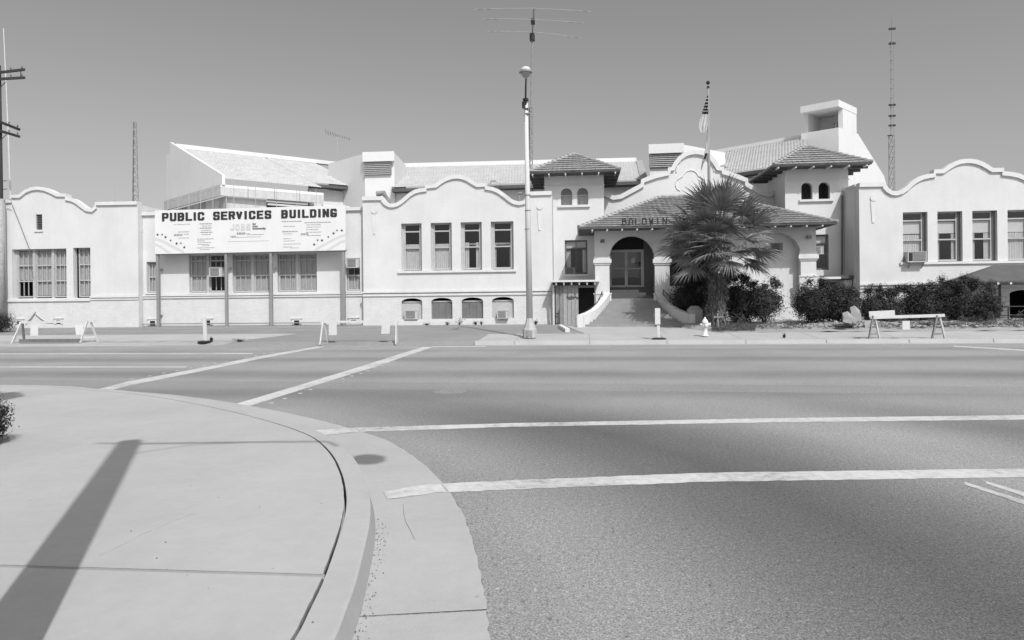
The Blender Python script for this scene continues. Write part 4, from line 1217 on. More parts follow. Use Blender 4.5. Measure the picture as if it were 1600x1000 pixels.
# ------------------------------------------------------------------ the white building behind
def CW(xc, dep, z): return Vector((r0.x * xc + FW.x * dep, r0.y * xc + FW.y * dep, z))
ZR, ZE = 13.27, 9.77
annex = thing('annex_building', 'tall white building with pale tiled roofs rising behind the front building', 'building', (0, 50, .4))
def corr_roof(name, A, B, D, C, pitch=.2, course=.42, wave=.038, parent=annex):
    """barrel tiles: eave A->B, head C->D"""
    A, B, C, D = map(Vector, (A, B, C, D))
    nrm = (B - A).cross(C - A).normalized()
    if nrm.z < 0: nrm = -nrm
    nw = max(4, int((B - A).length / pitch)); k = 4
    nc = max(3, int((C - A).length / course))
    vs, fs = [], []
    W = nw * k + 1
    for j in range(nc):
        for e, s in ((0, j / nc), (1, (j + 1) / nc)):
            l, r_ = A.lerp(C, s), B.lerp(D, s)
            for i in range(W):
                h = wave * abs(math.sin(math.pi * i / k)) + (.035 if e == 0 else 0)
                p = l.lerp(r_, i / (W - 1)) + nrm * h
                vs.append(p)
    for j in range(nc):
        o = j * 2 * W
        for i in range(W - 1):
            fs.append((o + i, o + i + 1, o + W + i + 1, o + W + i))
            if j: fs.append((o - W + i, o - W + i + 1, o + i + 1, o + i))
    return MB().add(vs, fs).build(name, M_ATILE, parent, fixn=False, kind='stuff')
def wall_between(p, q, z0, z1, th=.3, name='wall', m=M_ANNEX, parent=annex, side=1):
    p, q = Vector((p[0], p[1], 0)), Vector((q[0], q[1], 0))
    t = (q - p).normalized(); n = Vector((-t.y, t.x, 0)) * th * side
    b = [p, q, q + n, p + n]
    vs = [(x.x, x.y, z0) for x in b] + [(x.x, x.y, z1) for x in b]
    return MB().add(vs, [(0, 3, 2, 1), (4, 5, 6, 7), (0, 1, 5, 4), (1, 2, 6, 5), (2, 3, 7, 6), (3, 0, 4, 7)]).build(name, m, parent)
def isect(px, C, d):
    """where the upright plane through C along d is met by the sight line of column px"""
    a = ray(px, 470)
    # a.xy * t = C + d * s
    det = a.x * -d.y + a.y * d.x
    t = (C.x * -d.y + C.y * d.x) / det
    return Vector((a.x * t, a.y * t, 0))
# left oblique wing
A = PZ(356, 280.5, ZE); B = PZ(505, 294, ZE)
C = PZ(274, 230.5, ZR); D = PZ(526, 258.3, ZR)
slope = C - A
corr_roof('roof_tiles', A, B, B + slope, C)
pn = (B - A).cross(slope).normalized()
def on_roof(px, py):                         # where a sight line meets the left roof's plane
    d = ray(px, py)
    return EYE + d * ((A - EYE).dot(pn) / d.dot(pn))
e0, e1_ = on_roof(491.5, 286.2), on_roof(571, 293)
f0, f1_ = [e + slope * ((ZR - e.z) / slope.z) for e in (e0, e1_)]
corr_roof('roof_tiles', e0, e1_, f1_, f0)
MB().bar(C + Vector((0, 0, .1)), D + Vector((0, 0, .1)), .5, .30).build('ridge_cap', M_ANNEX, annex)
gd = Vector((C.x - A.x, C.y - A.y, 0)).normalized()
rd = Vector((B.x - A.x, B.y - A.y, 0)).normalized()
Ag = A - rd * .35; Cg = C - rd * .35
lf = isect(262, Ag, gd); lf2 = isect(268, Ag, gd)
poly = [Vector((Ag.x, Ag.y, ZE - .35)), Vector((Ag.x, Ag.y, ZE + .28)), Vector((Cg.x, Cg.y, ZR + .35)), Vector((lf2.x, lf2.y, ZR + .22)), Vector((lf2.x, lf2.y, ZR - .45)), Vector((lf.x, lf.y, ZR - .5)), Vector((lf.x, lf.y, ZE - .35))]
MB().prism(poly, rd * .18).build('gable_wall', M_ANNEX, annex)
# cornice band of pale boards round its lower storey, plain boards below it
zf = 9.44
K = PZ(352, 288.5, zf) - rd * .3
Lf = PZ(256, 314, zf); Rf = PZ(506, 301.5, zf)
hb = .72
for p, q, n in ((K, Lf, 3), (K, Rf, 4)):
    for i in range(n):
        a, b = p.lerp(q, i / n + .002), p.lerp(q, (i + 1) / n - .002)
        wall_between(a, b, zf - hb, zf - .20, .16, 'fascia_board', M_FORM, side=-1 if q is Lf else 1)
        wall_between(a, b, zf - .19, zf, .20, 'cornice', M_ANNEX if q is Rf else M_FORM, side=-1 if q is Lf else 1)
nb = 9
for i in range(nb):
    a, b = K.lerp(Lf, i / nb + .004) + rd * .35, K.lerp(Lf, (i + 1) / nb - .004) + rd * .35
    wall_between(a, b, 6.5, zf - hb - .02, .05, 'board', M_FORM if i % 3 else M_WOODL, side=-1)
a, b = K + rd * .35 - gd * 0 + gd * .35, isect(418, K + gd * .35, rd)
b = Vector((b.x, b.y, 0))
wall_between(a, b, 6.5, zf - hb - .02, .2, 'wall', M_FORM)
c2 = isect(506, K + gd * .35, rd); d2 = isect(548, K + gd * .3, rd)
wall_between(c2, d2, 6.5, zf - .75, .25, 'wall', M_ANNEX)
bb = b + gd * 1.2; cc = c2 + gd * 1.2
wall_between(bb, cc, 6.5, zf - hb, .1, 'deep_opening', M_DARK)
wall_between(isect(420, K, rd), isect(538, K, rd), zf - 1.12, zf - 1.0, .1, 'beam', M_FORM)
wall_between(isect(420, K - gd * .1, rd), isect(482, K - gd * .1, rd), zf - .82, zf - .73, .12, 'beam', M_EAVE)
mb = MB()
for p, q in ((K, Lf), (K, Rf)):
    for i in range(5):
        t = p.lerp(q, (i + .6) / 5)
        mb.tube([(t.x, t.y, 7), (t.x, t.y, zf + .25)], .022, 5)
mb.build('scaffold_pole', M_STEEL, annex)
# centre range
A2 = PZ(612, 293.5, ZE); B2 = PZ(1001, 281.5, ZE)
C2 = PZ(618, 261.5, ZR); D2 = PZ(994, 252.5, ZR)
corr_roof('roof_tiles', A2, B2, D2, C2)
up_ = (D2 - C2).normalized()
MB().bar(C2 + Vector((0, 0, .12)), D2 + Vector((0, 0, .12)), .5, .34).build('ridge_cap', M_ANNEX, annex)
MB().prism([B2 + Vector((0, 0, .08)), D2 + Vector((0, 0, .1)), D2 + Vector((0, 0, -2)), B2 + Vector((0, 0, -2))], up_ * .5).build('verge', M_TILE, annex)
bk2 = Vector((-up_.y, up_.x, 0))
wall_between(A2 + bk2 * .8, B2 + bk2 * .8, 5.5, ZE - .05)
MB().prism([A2 + Vector((0, 0, -.06)), B2 + Vector((0, 0, -.06)), B2 + bk2 * .8 + Vector((0, 0, -.06)), A2 + bk2 * .8 + Vector((0, 0, -.06))], (0, 0, -.22)).build('eave', M_EAVE, annex)
dz_ = Vector((0, 0, -.05))
MB().prism([e0 + dz_, e1_ + dz_, e1_ + gd * .9 + dz_, e0 + gd * .9 + dz_], (0, 0, -.2)).build('eave', M_EAVE, annex)
wall_between(e0 + gd * .75, e1_ + gd * .75, 5.5, min(e0.z, e1_.z) - .28)
# vent houses
def vent_house(F1, F2, Rr, Lb, lx0, lx1, ly0, ly1, ztop):
    base = [F1, F2, Rr, Lb]
    vs = [(p.x, p.y, 5.5) for p in base] + [(p.x, p.y, ztop) for p in base]
    MB().add(vs, [(0, 3, 2, 1), (4, 5, 6, 7), (0, 1, 5, 4), (1, 2, 6, 5), (2, 3, 7, 6), (3, 0, 4, 7)]).build('vent_house', M_ANNEX, annex)
    d = (F2 - F1); d.z = 0; d.normalize()
    n = Vector((d.y, -d.x, 0))
    fr_ = F1 + n * .02
    a, b = isect(lx0, fr_, d), isect(lx1, fr_, d)
    za, zb_ = P((lx0 + lx1) / 2, ly1, a.y).z, P((lx0 + lx1) / 2, ly0, a.y).z
    MB().prism([a + Vector((0, 0, za)), b + Vector((0, 0, za)), b + Vector((0, 0, zb_)), a + Vector((0, 0, zb_))], n * .02).build('louvre_recess', M_GRILLE, annex)
    o = n * .10
    for k in range(7):
        z = za + (zb_ - za) * (k + .5) / 7
        MB().bar(a + o + Vector((0, 0, z)), b + o + Vector((0, 0, z)), .14, .05, up=(n.x * .8, n.y * .8, 1)).build('louvre_slat', M_STEEL, annex)
    # overhanging cap
    F1e, F2e = F1 + n * .3 - d * .08, F2 + n * .3 + d * .08
    MB().prism([Vector((F1e.x, F1e.y, zb_ + .02)), Vector((F2e.x, F2e.y, zb_ + .02)), Vector((F2.x, F2.y, zb_ + .02)), Vector((F1.x, F1.y, zb_ + .02))], (0, 0, ztop - zb_ - .0)).build('cap', M_ANNEX, annex)
zv = 12.4
vent_house(PZ(570, 239.5, zv), PZ(616, 238, zv), PZ(634, 258, zv), PZ(513, 256, zv), 571.5, 614, 253.5, 273.5, zv)
zv = 11.9
F1 = PZ(1015, 227.5, zv); F2 = PZ(1066, 225.5, zv)
vent_house(F1, F2, PZ(1133, 238.5, zv), F1 + Vector((.6, 4.5, 0)), 1016.5, 1064.5, 241, 262, zv)
# right oblique wing
A3 = PZ(1098, 276.5, ZE); B3 = PZ(1262, 253, ZE)
C3 = PZ(1112, 240, ZR); D3 = PZ(1258, 214.5, ZR)
corr_roof('roof_tiles', A3, B3, D3, C3)
MB().bar(C3 + Vector((0, 0, .08)), D3 + Vector((0, 0, .08)), .4, .24).build('ridge_cap', M_ANNEX, annex)
d3 = (B3 - A3).normalized(); n3 = Vector((-d3.y, d3.x, 0))
wall_between(A3 + n3 * .7, B3 + n3 * .7, 5, ZE - .05)
MB().prism([A3 + Vector((0, 0, -.06)), B3 + Vector((0, 0, -.06)), B3 + n3 * .7 + Vector((0, 0, -.06)), A3 + n3 * .7 + Vector((0, 0, -.06))], (0, 0, -.22)).build('eave', M_EAVE, annex)
# stair tower at its end
e1v = (CW(-.75, .66, 0)).normalized(); e2v = (CW(.73, .68, 0)).normalized()
Kt = CW((1313 - 800) / 1080 * 47.4, 47.4, 0)
zt1 = P(1313, 199, Kt.y).z; zt2 = P(1313, 155.5, Kt.y).z
def tw(s, t, z): return Kt + e2v * s + e1v * t + Vector((0, 0, z))
ex = 2.5
MB().prism([tw(0, 0, 4), tw(9.3, 0, 4), tw(9.3, 0, 10.0), tw(8.5, 0, 11.0), tw(3.4, 0, zt1 + .1), tw(0, 0, zt1)], e1v * ex).build('tower_wall', M_ANNEX, annex)
MB().prism([tw(-.02, -.02, zt2 - .46), tw(3.2, -.02, zt2 - .46), tw(3.2, -.02, zt2), tw(-.02, -.02, zt2)], e1v * (ex + .04)).build('tower_roof', M_ANNEX, annex)
MB().prism([tw(.75, 0, zt1 + .02), tw(3.18, 0, zt1 + .08), tw(3.18, 0, zt2 - .465), tw(.75, 0, zt2 - .465)], e1v * .3).build('tower_wall', M_ANNEX, annex)
MB().prism([tw(2.6, 1.45, zt1 + .05), tw(2.9, 1.45, zt1 + .05), tw(2.9, 1.45, zt2 - .465), tw(2.6, 1.45, zt2 - .465)], e1v * (ex - 1.46)).build('tower_wall', M_ANNEX, annex)
MB().prism([tw(.5, ex - .25, zt1 - .1), tw(2.58, ex - .25, zt1 - .1), tw(2.58, ex - .25, zt2 - .465), tw(.5, ex - .25, zt2 - .465)], e1v * .2).build('tower_wall', M_ANNEX, annex)
MB().prism([tw(2.6, .31, zt2 - .95), tw(2.9, .31, zt2 - .95), tw(2.9, .31, zt2 - .465), tw(2.6, .31, zt2 - .465)], e1v * 1.139).build('lintel', M_ANNEX, annex)
for k in range(5):
    MB().prism([tw(2.62, .31 + .255 * k, zt1 - .1), tw(2.88, .31 + .255 * k, zt1 - .1), tw(2.88, .31 + .255 * k, zt2 - .951), tw(2.62, .31 + .255 * k, zt2 - .951)], e1v * .13).build('baluster', M_ANNEX, annex)

# ------------------------------------------------------------------ the big sign
YS_ = 36.62
sgn = thing('billboard_sign', 'wide white billboard lettered PUBLIC SERVICES BUILDING standing on steel posts', 'sign', (P(390, 400, YS_).x, YS_, gz(36.6)))
TL, TR_, BR_, BL = P(242, 329, YS_), P(540, 320.5, YS_), P(540, 391, YS_), P(242, 397, YS_)
MB().prism([BL, BR_, TR_, TL], (0, .06, 0)).build('panel', M_SIGN, sgn)
for x in (247, 354, 424, 537.5):
    p = P(x, 450, YS_ + .13)
    MB().box(p.x - .07, p.x + .07, YS_ + .064, YS_ + .2, gz(36.7) - .1, P(x, 340, YS_).z).build('post', M_POST, sgn)
MB().prism([BL + Vector((0, .065, -.06)), BR_ + Vector((0, .065, -.06)), BR_ + Vector((0, .065, .08)), BL + Vector((0, .065, .08))], (0, .10, 0)).build('frame_rail', M_POST, sgn)
for x, y in ((250, 421.5), (250, 492.5), (357, 419.5), (428, 419)):
    p = P(x, y, YL - .05)
    MB().box(p.x - .12, p.x + .16, YL - .2, YL - .035, p.z - .035, p.z + .035).build('bracket', M_POST, sgn)
ux = (TR_ - TL).normalized(); uz = Vector((0, 0, 1))
def letter_row(chars, xs_, y_at, wpx, hpx, tv, thh, m, dep=.012, yo=.003):
    for ch, x in zip(chars, xs_):
        p = P(x, y_at(x), YS_ - yo); q = P(x + wpx, y_at(x), YS_ - yo); r_ = P(x, y_at(x) - hpx, YS_ - yo)
        wd = (q - p).length
        if ch == 'I': wd = tv
        mb = MB()
        strokes(mb, ch, p, ux, uz, wd, r_.z - p.z, tv, thh, dep, YD)
        mb.build('letter', m, sgn, fixn=False)
xs_ = [253.2, 265.5, 277.6, 290, 302.6, 309, 333.2, 345.2, 357.2, 368.8, 382, 389, 401.3, 413.7, 439.5, 452.3, 465.3, 472, 484.3, 497.3, 504, 516.2]
letter_row('PUBLICSERVICESBUILDING', xs_, lambda x: 346.0 - (x - 253) * .0255, 10.4, 13.1, .142, .098, M_INK)
letter_row('JOBS', [359.5, 367.8, 376.4, 385], lambda x: 359.8 - (x - 360) * .02, 6.6, 10, .09, .08, M_INKL)
def words(x0, x1, y, h=1.0, m=M_INKM, seed=0):
    """unreadable small print: runs of short dashes"""
    rg_ = random.Random(seed * 77 + int(x0 * 3 + y * 7))
    mb = MB(); x = x0
    while x < x1:
        l = min(rg_.uniform(1.6, 5), x1 - x)
        if l < .8: break
        yy = y - (x - x0) * .022
        a, b, c_, d = P(x, yy + h / 2, YS_ - .003), P(x + l, yy + h / 2 - l * .022, YS_ - .003), P(x + l, yy - h / 2 - l * .022, YS_ - .003), P(x, yy - h / 2, YS_ - .003)
        mb.prism([a, b, c_, d], (0, -.004, 0))
        x += l + rg_.uniform(.5, .9)
    mb.build('small_print', m, sgn, fixn=False)
for i, q in enumerate([(278, 296, 362.5, 1.2), (287, 296, 366), (279, 295, 372), (312, 332, 349.8, 1.6), (315, 330, 353.2), (312, 332, 356.5, 1.6), (315, 330, 359.9), (313, 332, 363.2, 1.6), (315, 329, 366.6), (308, 334, 373.6, 1.1), (308, 320, 376.4), (309, 330, 379, .8), (309, 327, 382, .9), (316, 327, 384, .8), (308, 335, 387.4, 1), (313, 328, 390, .8),
                       (384, 392, 365, .8), (386, 412, 366.8, 1), (362, 408, 371, .7), (356, 420, 377.6, .5), (440, 471, 346.2, 1.5), (443, 461, 353.8), (441, 466, 362, 1.8), (443, 456, 365.6), (443, 455, 373.2, .9), (443, 461, 376.6, .8), (443, 470, 381.5, .8), (443, 456, 386), (454, 467, 387.5, .8), (476, 517, 348, 1.3), (479, 501, 351.4), (478, 501, 355), (478, 497, 359), (478, 503, 363), (480, 502, 368)]):
    words(*q, seed=i)
for q in ((272, 285, 367.4, 3), (360, 369, 369.6, 2.4), (370, 383, 365, 3.6), (470, 483, 366, 3)): words(*q, m=M_INKM, seed=99)
def type_text(body, x, y, size, m, name='small_print', bold=.0):
    cu = bpy.data.curves.new('text', 'FONT')
    cu.body = body; cu.size = size; cu.offset = bold; cu.extrude = .003
    t = bpy.data.objects.new('text', cu)
    COL.objects.link(t)
    bpy.context.view_layer.update()
    me = bpy.data.meshes.new_from_object(t.evaluated_get(bpy.context.evaluated_depsgraph_get()))
    bpy.data.objects.remove(t)
    p = P(x, y, YS_ - .004)
    mb = MB()
    mb.add([p + ux * v.co.x + Vector((0, -v.co.z, 0)) + uz * v.co.y for v in me.vertices], [tuple(f.vertices) for f in me.polygons])
    bpy.data.meshes.remove(me)
    mb.build(name, m, sgn, fixn=False)
type_text('for', 394.5, 351.6, .17, M_INK, bold=.006)
type_text('your', 394.5, 355.2, .17, M_INK, bold=.006)
type_text('community', 394.5, 358.8, .17, M_INK, bold=.006)
type_text('CITY OF BALDWIN PARK', 271.5, 351.6, .085, M_INKM)
def star(x, y, r_):
    c_ = P(x, y, YS_ - .003); R_ = r_ / 28.6
    pts = [(c_.x + R_ * (1 if k % 2 == 0 else .42) * math.sin(math.pi * k / 5), c_.z + R_ * (1 if k % 2 == 0 else .42) * math.cos(math.pi * k / 5)) for k in range(10)]
    MB().plate(pts, YS_ - .010, YS_ - .003).build('star', M_INK, sgn)
for q in [(246.3, 366.8, 2.5), (253.4, 366.5, 1.9), (258.7, 370.5, 2.6), (266.7, 375.7, 1.9), (276, 380.5, 2.6), (282.6, 380, 1.9), (288, 386.3, 2.5), (491, 382, 2.5), (496.3, 375.2, 1.9), (503.2, 375.5, 2.6), (513, 370.2, 1.9), (521.2, 364.6, 2.6), (526.7, 360, 1.9), (534, 360, 2.5)]: star(*q)
def ribbon(pts):
    """a pale painted stripe: (x, y top, y bottom)"""
    v = [P(x, a, YS_ - .003) for x, a, b in pts] + [P(x, b, YS_ - .003) for x, a, b in pts]
    n = len(pts)
    mb = MB().add([p + Vector((0, -.002, 0)) for p in v], [(i, i + 1, n + i + 1, n + i) for i in range(n - 1)])
    mb.build('stripe', M_INKL, sgn, fixn=False)
ribbon([(242.5, 371.5, 375.5), (250, 373, 377.5), (258, 376.5, 381), (268, 382, 386.5), (278, 387, 391.5), (285, 391, 395), (288, 393.5, 395.5)])
ribbon([(242.5, 380, 384), (248, 382, 386), (254, 385.5, 389.8), (260, 390, 394), (266, 393.5, 396)])
ribbon([(539.5, 365.5, 369.5), (532, 367.5, 371.5), (522, 372, 376), (510, 378, 382.5), (500, 383.5, 388), (492, 388.5, 391.6)])
ribbon([(539.5, 374, 378), (532, 376.5, 380.5), (524, 381, 385.5), (516, 386.5, 390.5), (511, 389.5, 391.3)])

# ------------------------------------------------------------------ air conditioners
def aircon(x0, y0, x1, y1, Y, depth, label, m=M_AC, grille=M_GRILLE, bracket=False):
    a, b, c, d = R(x0, y0, x1, y1, Y)
    t = thing('air_conditioner', label, 'air conditioner', ((a + b) / 2, Y, c), 'air conditioners set in windows')
    MB().box(a, b, Y + .02, Y + depth, c, d).build('casing', m, t)
    e = (d - c) * .10
    g0, g1 = a + e, b - e * (3.2 if not bracket else 1)
    if bracket: g0 = a + (b - a) * .30
    MB().box(g0, g1, Y + .008, Y + .019, c + e, d - e).build('grille', grille, t)
    for k in range(6):
        z = c + e + (d - c - 2 * e) * (k + .5) / 6
        MB().box(g0, g1, Y - .004, Y + .007, z - .008, z + .008).build('grille_slat', m if k % 2 else M_STEEL, t)
    mb = MB().box(a - .015, b + .015, Y - .006, Y + .02, d - .02, d + .006).box(a - .015, b + .015, Y - .006, Y + .02, c - .006, c + .02)
    mb.box(a - .015, a + .02, Y - .006, Y + .02, c + .02, d - .02).box(b - .02, b + .015, Y - .006, Y + .02, c + .02, d - .02)
    mb.build('front_frame', m, t)
    if bracket:
        mb = MB()
        for x in (a + .15, b - .08):
            mb.bar((x, Y + .05, c - .01), (x, Y + depth + .1, c - .6), .03).bar((x, Y, c - .02), (x, Y + depth, c - .02), .03)
        mb.build('bracket', M_POST, t)
        MB().box(a + .03, a + (b - a) * .26, Y + .008, Y + .018, c + .06, d - .06).build('control_panel', M_DARK, t)
    return t
aircon(327, 417.5, 346, 432, YL - .30, .7, 'square air conditioner hung in the window under the billboard')
aircon(541.5, 403.5, 560, 418, YL - .28, .7, 'air conditioner in the narrow window just right of the billboard')
aircon(632.5, 485, 652.5, 498.7, YW - .14, .5, 'air conditioner in the leftmost arched basement opening')
aircon(777, 485, 794, 497.5, YW - .28, .6, 'air conditioner in the basement opening nearest the street lamp')
aircon(884, 418, 898.5, 428.2, YT - .02, .4, 'small dark fronted air conditioner in the window above the timber shed', M_POST, M_DARK)
aircon(1271, 384.5, 1286.5, 397, YT - .25, .6, 'air conditioner in the shaded window right of the porch')
aircon(1419, 393, 1447.5, 409.5, YW - .34, .6, 'large bracketed air conditioner jutting out above the hedge', bracket=True)
aircon(1206, 380, 1222.5, 392, YPO + .34, .3, 'dark vent like air conditioner in the blind arch beside the palm', M_POST, M_DARK)
# ------------------------------------------------------------------ street lamp
def at(px, Y, dz=0.0): return Vector((GX(px, Y), Y, gz(Y) + dz))
b0 = at(827.5, 28.0, .03)
lamp = thing('street_lamp', 'tall pale street lamp on a flared base beside the driveway', 'street lamp', tuple(b0))
pts8 = lambda r_, z: (r_, z)
mb = MB().lathe(tuple(b0), [(.29, 0), (.29, .34), (.25, .38), (.17, .62), (.13, .80)], 8)
mb.build('base', M_WEATH, lamp)
MB().box(b0.x - .11, b0.x + .11, b0.y - .29, b0.y - .24, b0.z + .05, b0.z + .30).build('hand_hole_cover', M_POST, lamp)
tp = P(821.8, 157, 28.0); tp.x = tp.x; tp.y = 28.0
MB().tube([b0 + Vector((0, 0, .8)), tp], [.135, .075], 14).build('pole', M_POLE, lamp, smooth=True)
hd = P(821.5, 122, 25.6)
MB().tube([tp + Vector((0, 0, -.35)), tp + Vector((0, -.15, .12)), tp.lerp(hd, .5) + Vector((0, 0, .20)), hd + Vector((0, .15, .06))], .035, 8).build('arm', M_DARK, lamp)
MB().box(tp.x - .12, tp.x + .10, tp.y - .14, tp.y + .1, tp.z - .02, tp.z + .06).box(tp.x - .15, tp.x - .02, tp.y - .16, tp.y, tp.z - .32, tp.z - .08).box(tp.x - .09, tp.x + .09, tp.y - .1, tp.y + .1, tp.z - .38, tp.z - .33).build('bracket', M_DARK, lamp)
mb = MB()
for yy in (178, 305, 329, 358):
    q = P(824.5, yy, 28.0)
    mb.lathe((q.x, q.y, q.z), [(.12, -.02), (.125, 0), (.12, .02)], 12)
mb.tube([P(819.5, 190, 27.9), P(820, 165, 27.9)], .02, 5).build('band', M_POST, lamp)
hc = hd + Vector((0, 0, .02))
MB().lathe(tuple(hc), [(.05, -.02), (.12, .03), (.19, .14), (.205, .17)], 16).build('refractor', M_LAMPG, lamp, smooth=True)
MB().lathe(tuple(hc), [(.20, .165), (.245, .175), (.245, .205), (.19, .22)], 16).build('rim', M_POST, lamp)
MB().lathe(tuple(hc), [(.19, .221), (.185, .30), (.14, .37), (.06, .40), (.01, .405)], 16).build('hood', M_WHITE, lamp, smooth=True)

# ------------------------------------------------------------------ masts and aerials on the roofs
def lattice(name, label, cat, base, topz, w0, w1, step, r_=.02, group=None, topx=None):
    t = thing(name, label, cat, tuple(base), group)
    tx = topx or (base.x, base.y)
    def corner(k, s):
        a = 2 * math.pi * k / 3 + .4
        w_ = (w0 + (w1 - w0) * s) / 1.732
        return Vector((base.x + (tx[0] - base.x) * s + w_ * math.cos(a), base.y + (tx[1] - base.y) * s + w_ * math.sin(a), base.z + (topz - base.z) * s))
    for k in range(3): MB().bar(corner(k, 0), corner(k, 1), r_ * 2).build('leg', M_MAST, t)
    mb = MB()
    n = max(3, int((topz - base.z) / step))
    for i in range(n):
        for k in range(3):
            mb.bar(corner(k, i / n), corner((k + 1) % 3, (i + 1) / n), r_ * 1.3)
            mb.bar(corner(k, (i + 1) / n), corner((k + 1) % 3, (i + 1) / n), r_ * 1.3)
    mb.build('lattice_bracing', M_MAST, t)
    return t
YM = 43.0
b_, m_ = P(828.5, 306, YM), P(829.5, 168, YM)
b_.z -= .6
am = lattice('antenna_mast', 'tall thin radio mast with a three element beam aerial behind the street lamp', 'antenna', b_, m_.z, .26, .2, .55, .022, topx=(m_.x, m_.y))
tpm = P(831.5, 57, YM)
MB().tube([m_ + Vector((0, 0, -.2)), tpm], .05, 8).build('tube', M_MAST, am)
f1, f2 = P(831.8, 52, YM + .3), P(834.2, 13, 38.7)
MB().tube([f1, f2], .045, 6).build('boom', M_MAST, am)
MB().box(f1.lerp(f2, .47).x - .11, f1.lerp(f2, .47).x + .11, YM - 2.2, YM - 1.8, (f1.z + f2.z) / 2 - .12, (f1.z + f2.z) / 2 + .12).box(tpm.x - .15, tpm.x + .15, YM - .2, YM + .2, tpm.z - .25, tpm.z + .15).build('rotator', M_DARK, am)
for (xl_, yl_), (xc_, yc_), (xr2_, yr2_), Yk in (((741, 15), (834.3, 13), (923, 18.5), 38.7), ((755, 29.5), (833.2, 30.5), (913, 36), 40.7), ((762, 49.5), (832, 50), (907, 59), 43.2)):
    a, c, b = P(xl_, yl_, Yk), P(xc_, yc_, Yk), P(xr2_, yr2_, Yk)
    el = MB().tube([a, a.lerp(c, .5) + Vector((0, 0, .02)), c, b.lerp(c, .5) + Vector((0, 0, .02)), b], .016, 5).build('element', M_STEEL, am)
    mb = MB()
    for p, q in ((a, c), (b, c)):
        for s0, s1 in ((.05, .15), (.20, .30)): mb.tube([p.lerp(q, s0), p.lerp(q, s1)], .024, 5)
    mb.build('trap', M_MAST, el)
YM = 44.0
b_, m_ = P(1394.5, 300, YM), P(1394, 212, YM)
b_.z -= .5
rm = lattice('lattice_mast', 'tall lattice radio mast rising behind the right hand wing', 'antenna', b_, m_.z, .34, .32, .6, .015, topx=(m_.x, m_.y), group='lattice masts on the roofs')
u_ = P(1393.6, 65, YM)
mb = MB()
for k in range(3):
    a = 2 * math.pi * k / 3
    o = Vector((.1 * math.cos(a), .1 * math.sin(a), 0))
    mb.bar(m_ + o, u_ + o, .022)
for i in range(11):
    q = m_.lerp(u_, i / 10)
    for k in range(3):
        a, a2 = 2 * math.pi * k / 3, 2 * math.pi * (k + 1) / 3
        mb.bar(q + Vector((.1 * math.cos(a), .1 * math.sin(a), 0)), q + Vector((.1 * math.cos(a2), .1 * math.sin(a2), 0)), .02)
mb.build('upper_section', M_MAST, rm)
MB().tube([u_, P(1393.4, 27, YM)], [.03, .012], 5).build('whip', M_MAST, rm)
for yy in (45, 68, 164, 181, 196):
    q = P(1394, yy, YM)
    MB().box(q.x - .19, q.x + .19, q.y - .05, q.y + .05, q.z - .05, q.z + .05).build('clamp', M_DARK, rm)
q = P(1387, 212, YM); q2 = P(1396, 211.5, YM)
MB().tube([q, q2], .04, 6).build('side_arm', M_DARK, rm)
b_, m_ = P(210.5, 322, YM), P(210.2, 191, YM)
b_.z -= .5
lattice('lattice_mast', 'short tapering lattice mast without aerials above the left wing', 'antenna', b_, m_.z, .40, .20, .6, .018, topx=(m_.x, m_.y), group='lattice masts on the roofs')
p, q = P(16.5, 303, 41), P(5.5, 44, 41)
t = thing('whip_antenna', 'long white whip aerial beside the utility pole', 'antenna', (p.x, p.y, p.z - .6))
MB().tube([p - Vector((0, 0, .6)), P(12.5, 195, 41)], .05, 6).build('mount', M_POLE, t)
MB().tube([P(12.5, 197, 41), q], [.038, .026], 6).build('rod', M_WHITE, t)
p, q = P(178, 322, 42), P(178, 290, 42)
t = thing('whip_antenna', 'short faint rod aerial left of the tapering lattice mast', 'antenna', (p.x, p.y, p.z - .3))
MB().tube([p - Vector((0, 0, .3)), q], .022, 5).build('rod', M_STEEL, t)
p, q = P(527, 262, 53), P(527, 210, 53)
t = thing('television_aerial', 'small roof television aerial above the white annex', 'antenna', (p.x, p.y, p.z - .6))
MB().tube([p - Vector((0, 0, .6)), q], .018, 5).build('mast', M_STEEL, t)
a, b = P(509, 206, 53), P(546, 217, 53)
MB().bar(a, b, .04).build('boom', M_MAST, t)
for i in range(11):
    c = a.lerp(b, i / 10)
    h = .26 if i < 5 else .18
    MB().bar(c + Vector((.05, -h * .9, h * .35 * (1 if i > 2 else 1.6))), c - Vector((.05, -h * .9, h * .35 * (1 if i > 2 else 1.6))), .028).build('element', M_MAST, t)

# ------------------------------------------------------------------ flagpole and flags
YF = 34.7
b_ = at(1109.5, YF); tpf = P(1106.5, 134, YF)
fp = thing('flagpole', 'tall steel flagpole with a ball finial rising behind the palm', 'flagpole', tuple(b_))
MB().tube([b_, P(1108, 300, YF), tpf], [.085, .075, .045], 10).build('pole', M_POST, fp, smooth=True)
c = P(1106.3, 129.2, YF)
MB().lathe((c.x, c.y, c.z), [(.01, -.10), (.07, -.07), (.1, 0), (.07, .07), (.01, .10)], 12).build('ball', M_DARK, fp, smooth=True)
MB().box(tpf.x - .06, tpf.x + .05, YF - .06, YF + .06, tpf.z - .12, tpf.z - .02).build('truck', M_DARK, fp)
def cloth(rows, Y, n=14, folds=3, amp=.10, seed=0):
    """limp cloth: rows of (x left, x right, y) px"""
    g = []
    for j, (xa_, xb_, y) in enumerate(rows):
        r_ = []
        for i in range(n + 1):
            p = P(xa_ + (xb_ - xa_) * i / n, y, Y)
            p.y += amp * math.sin(folds * 2 * math.pi * i / n + j * .35 + seed) - .08
            r_.append(p)
        g.append(r_)
    return g
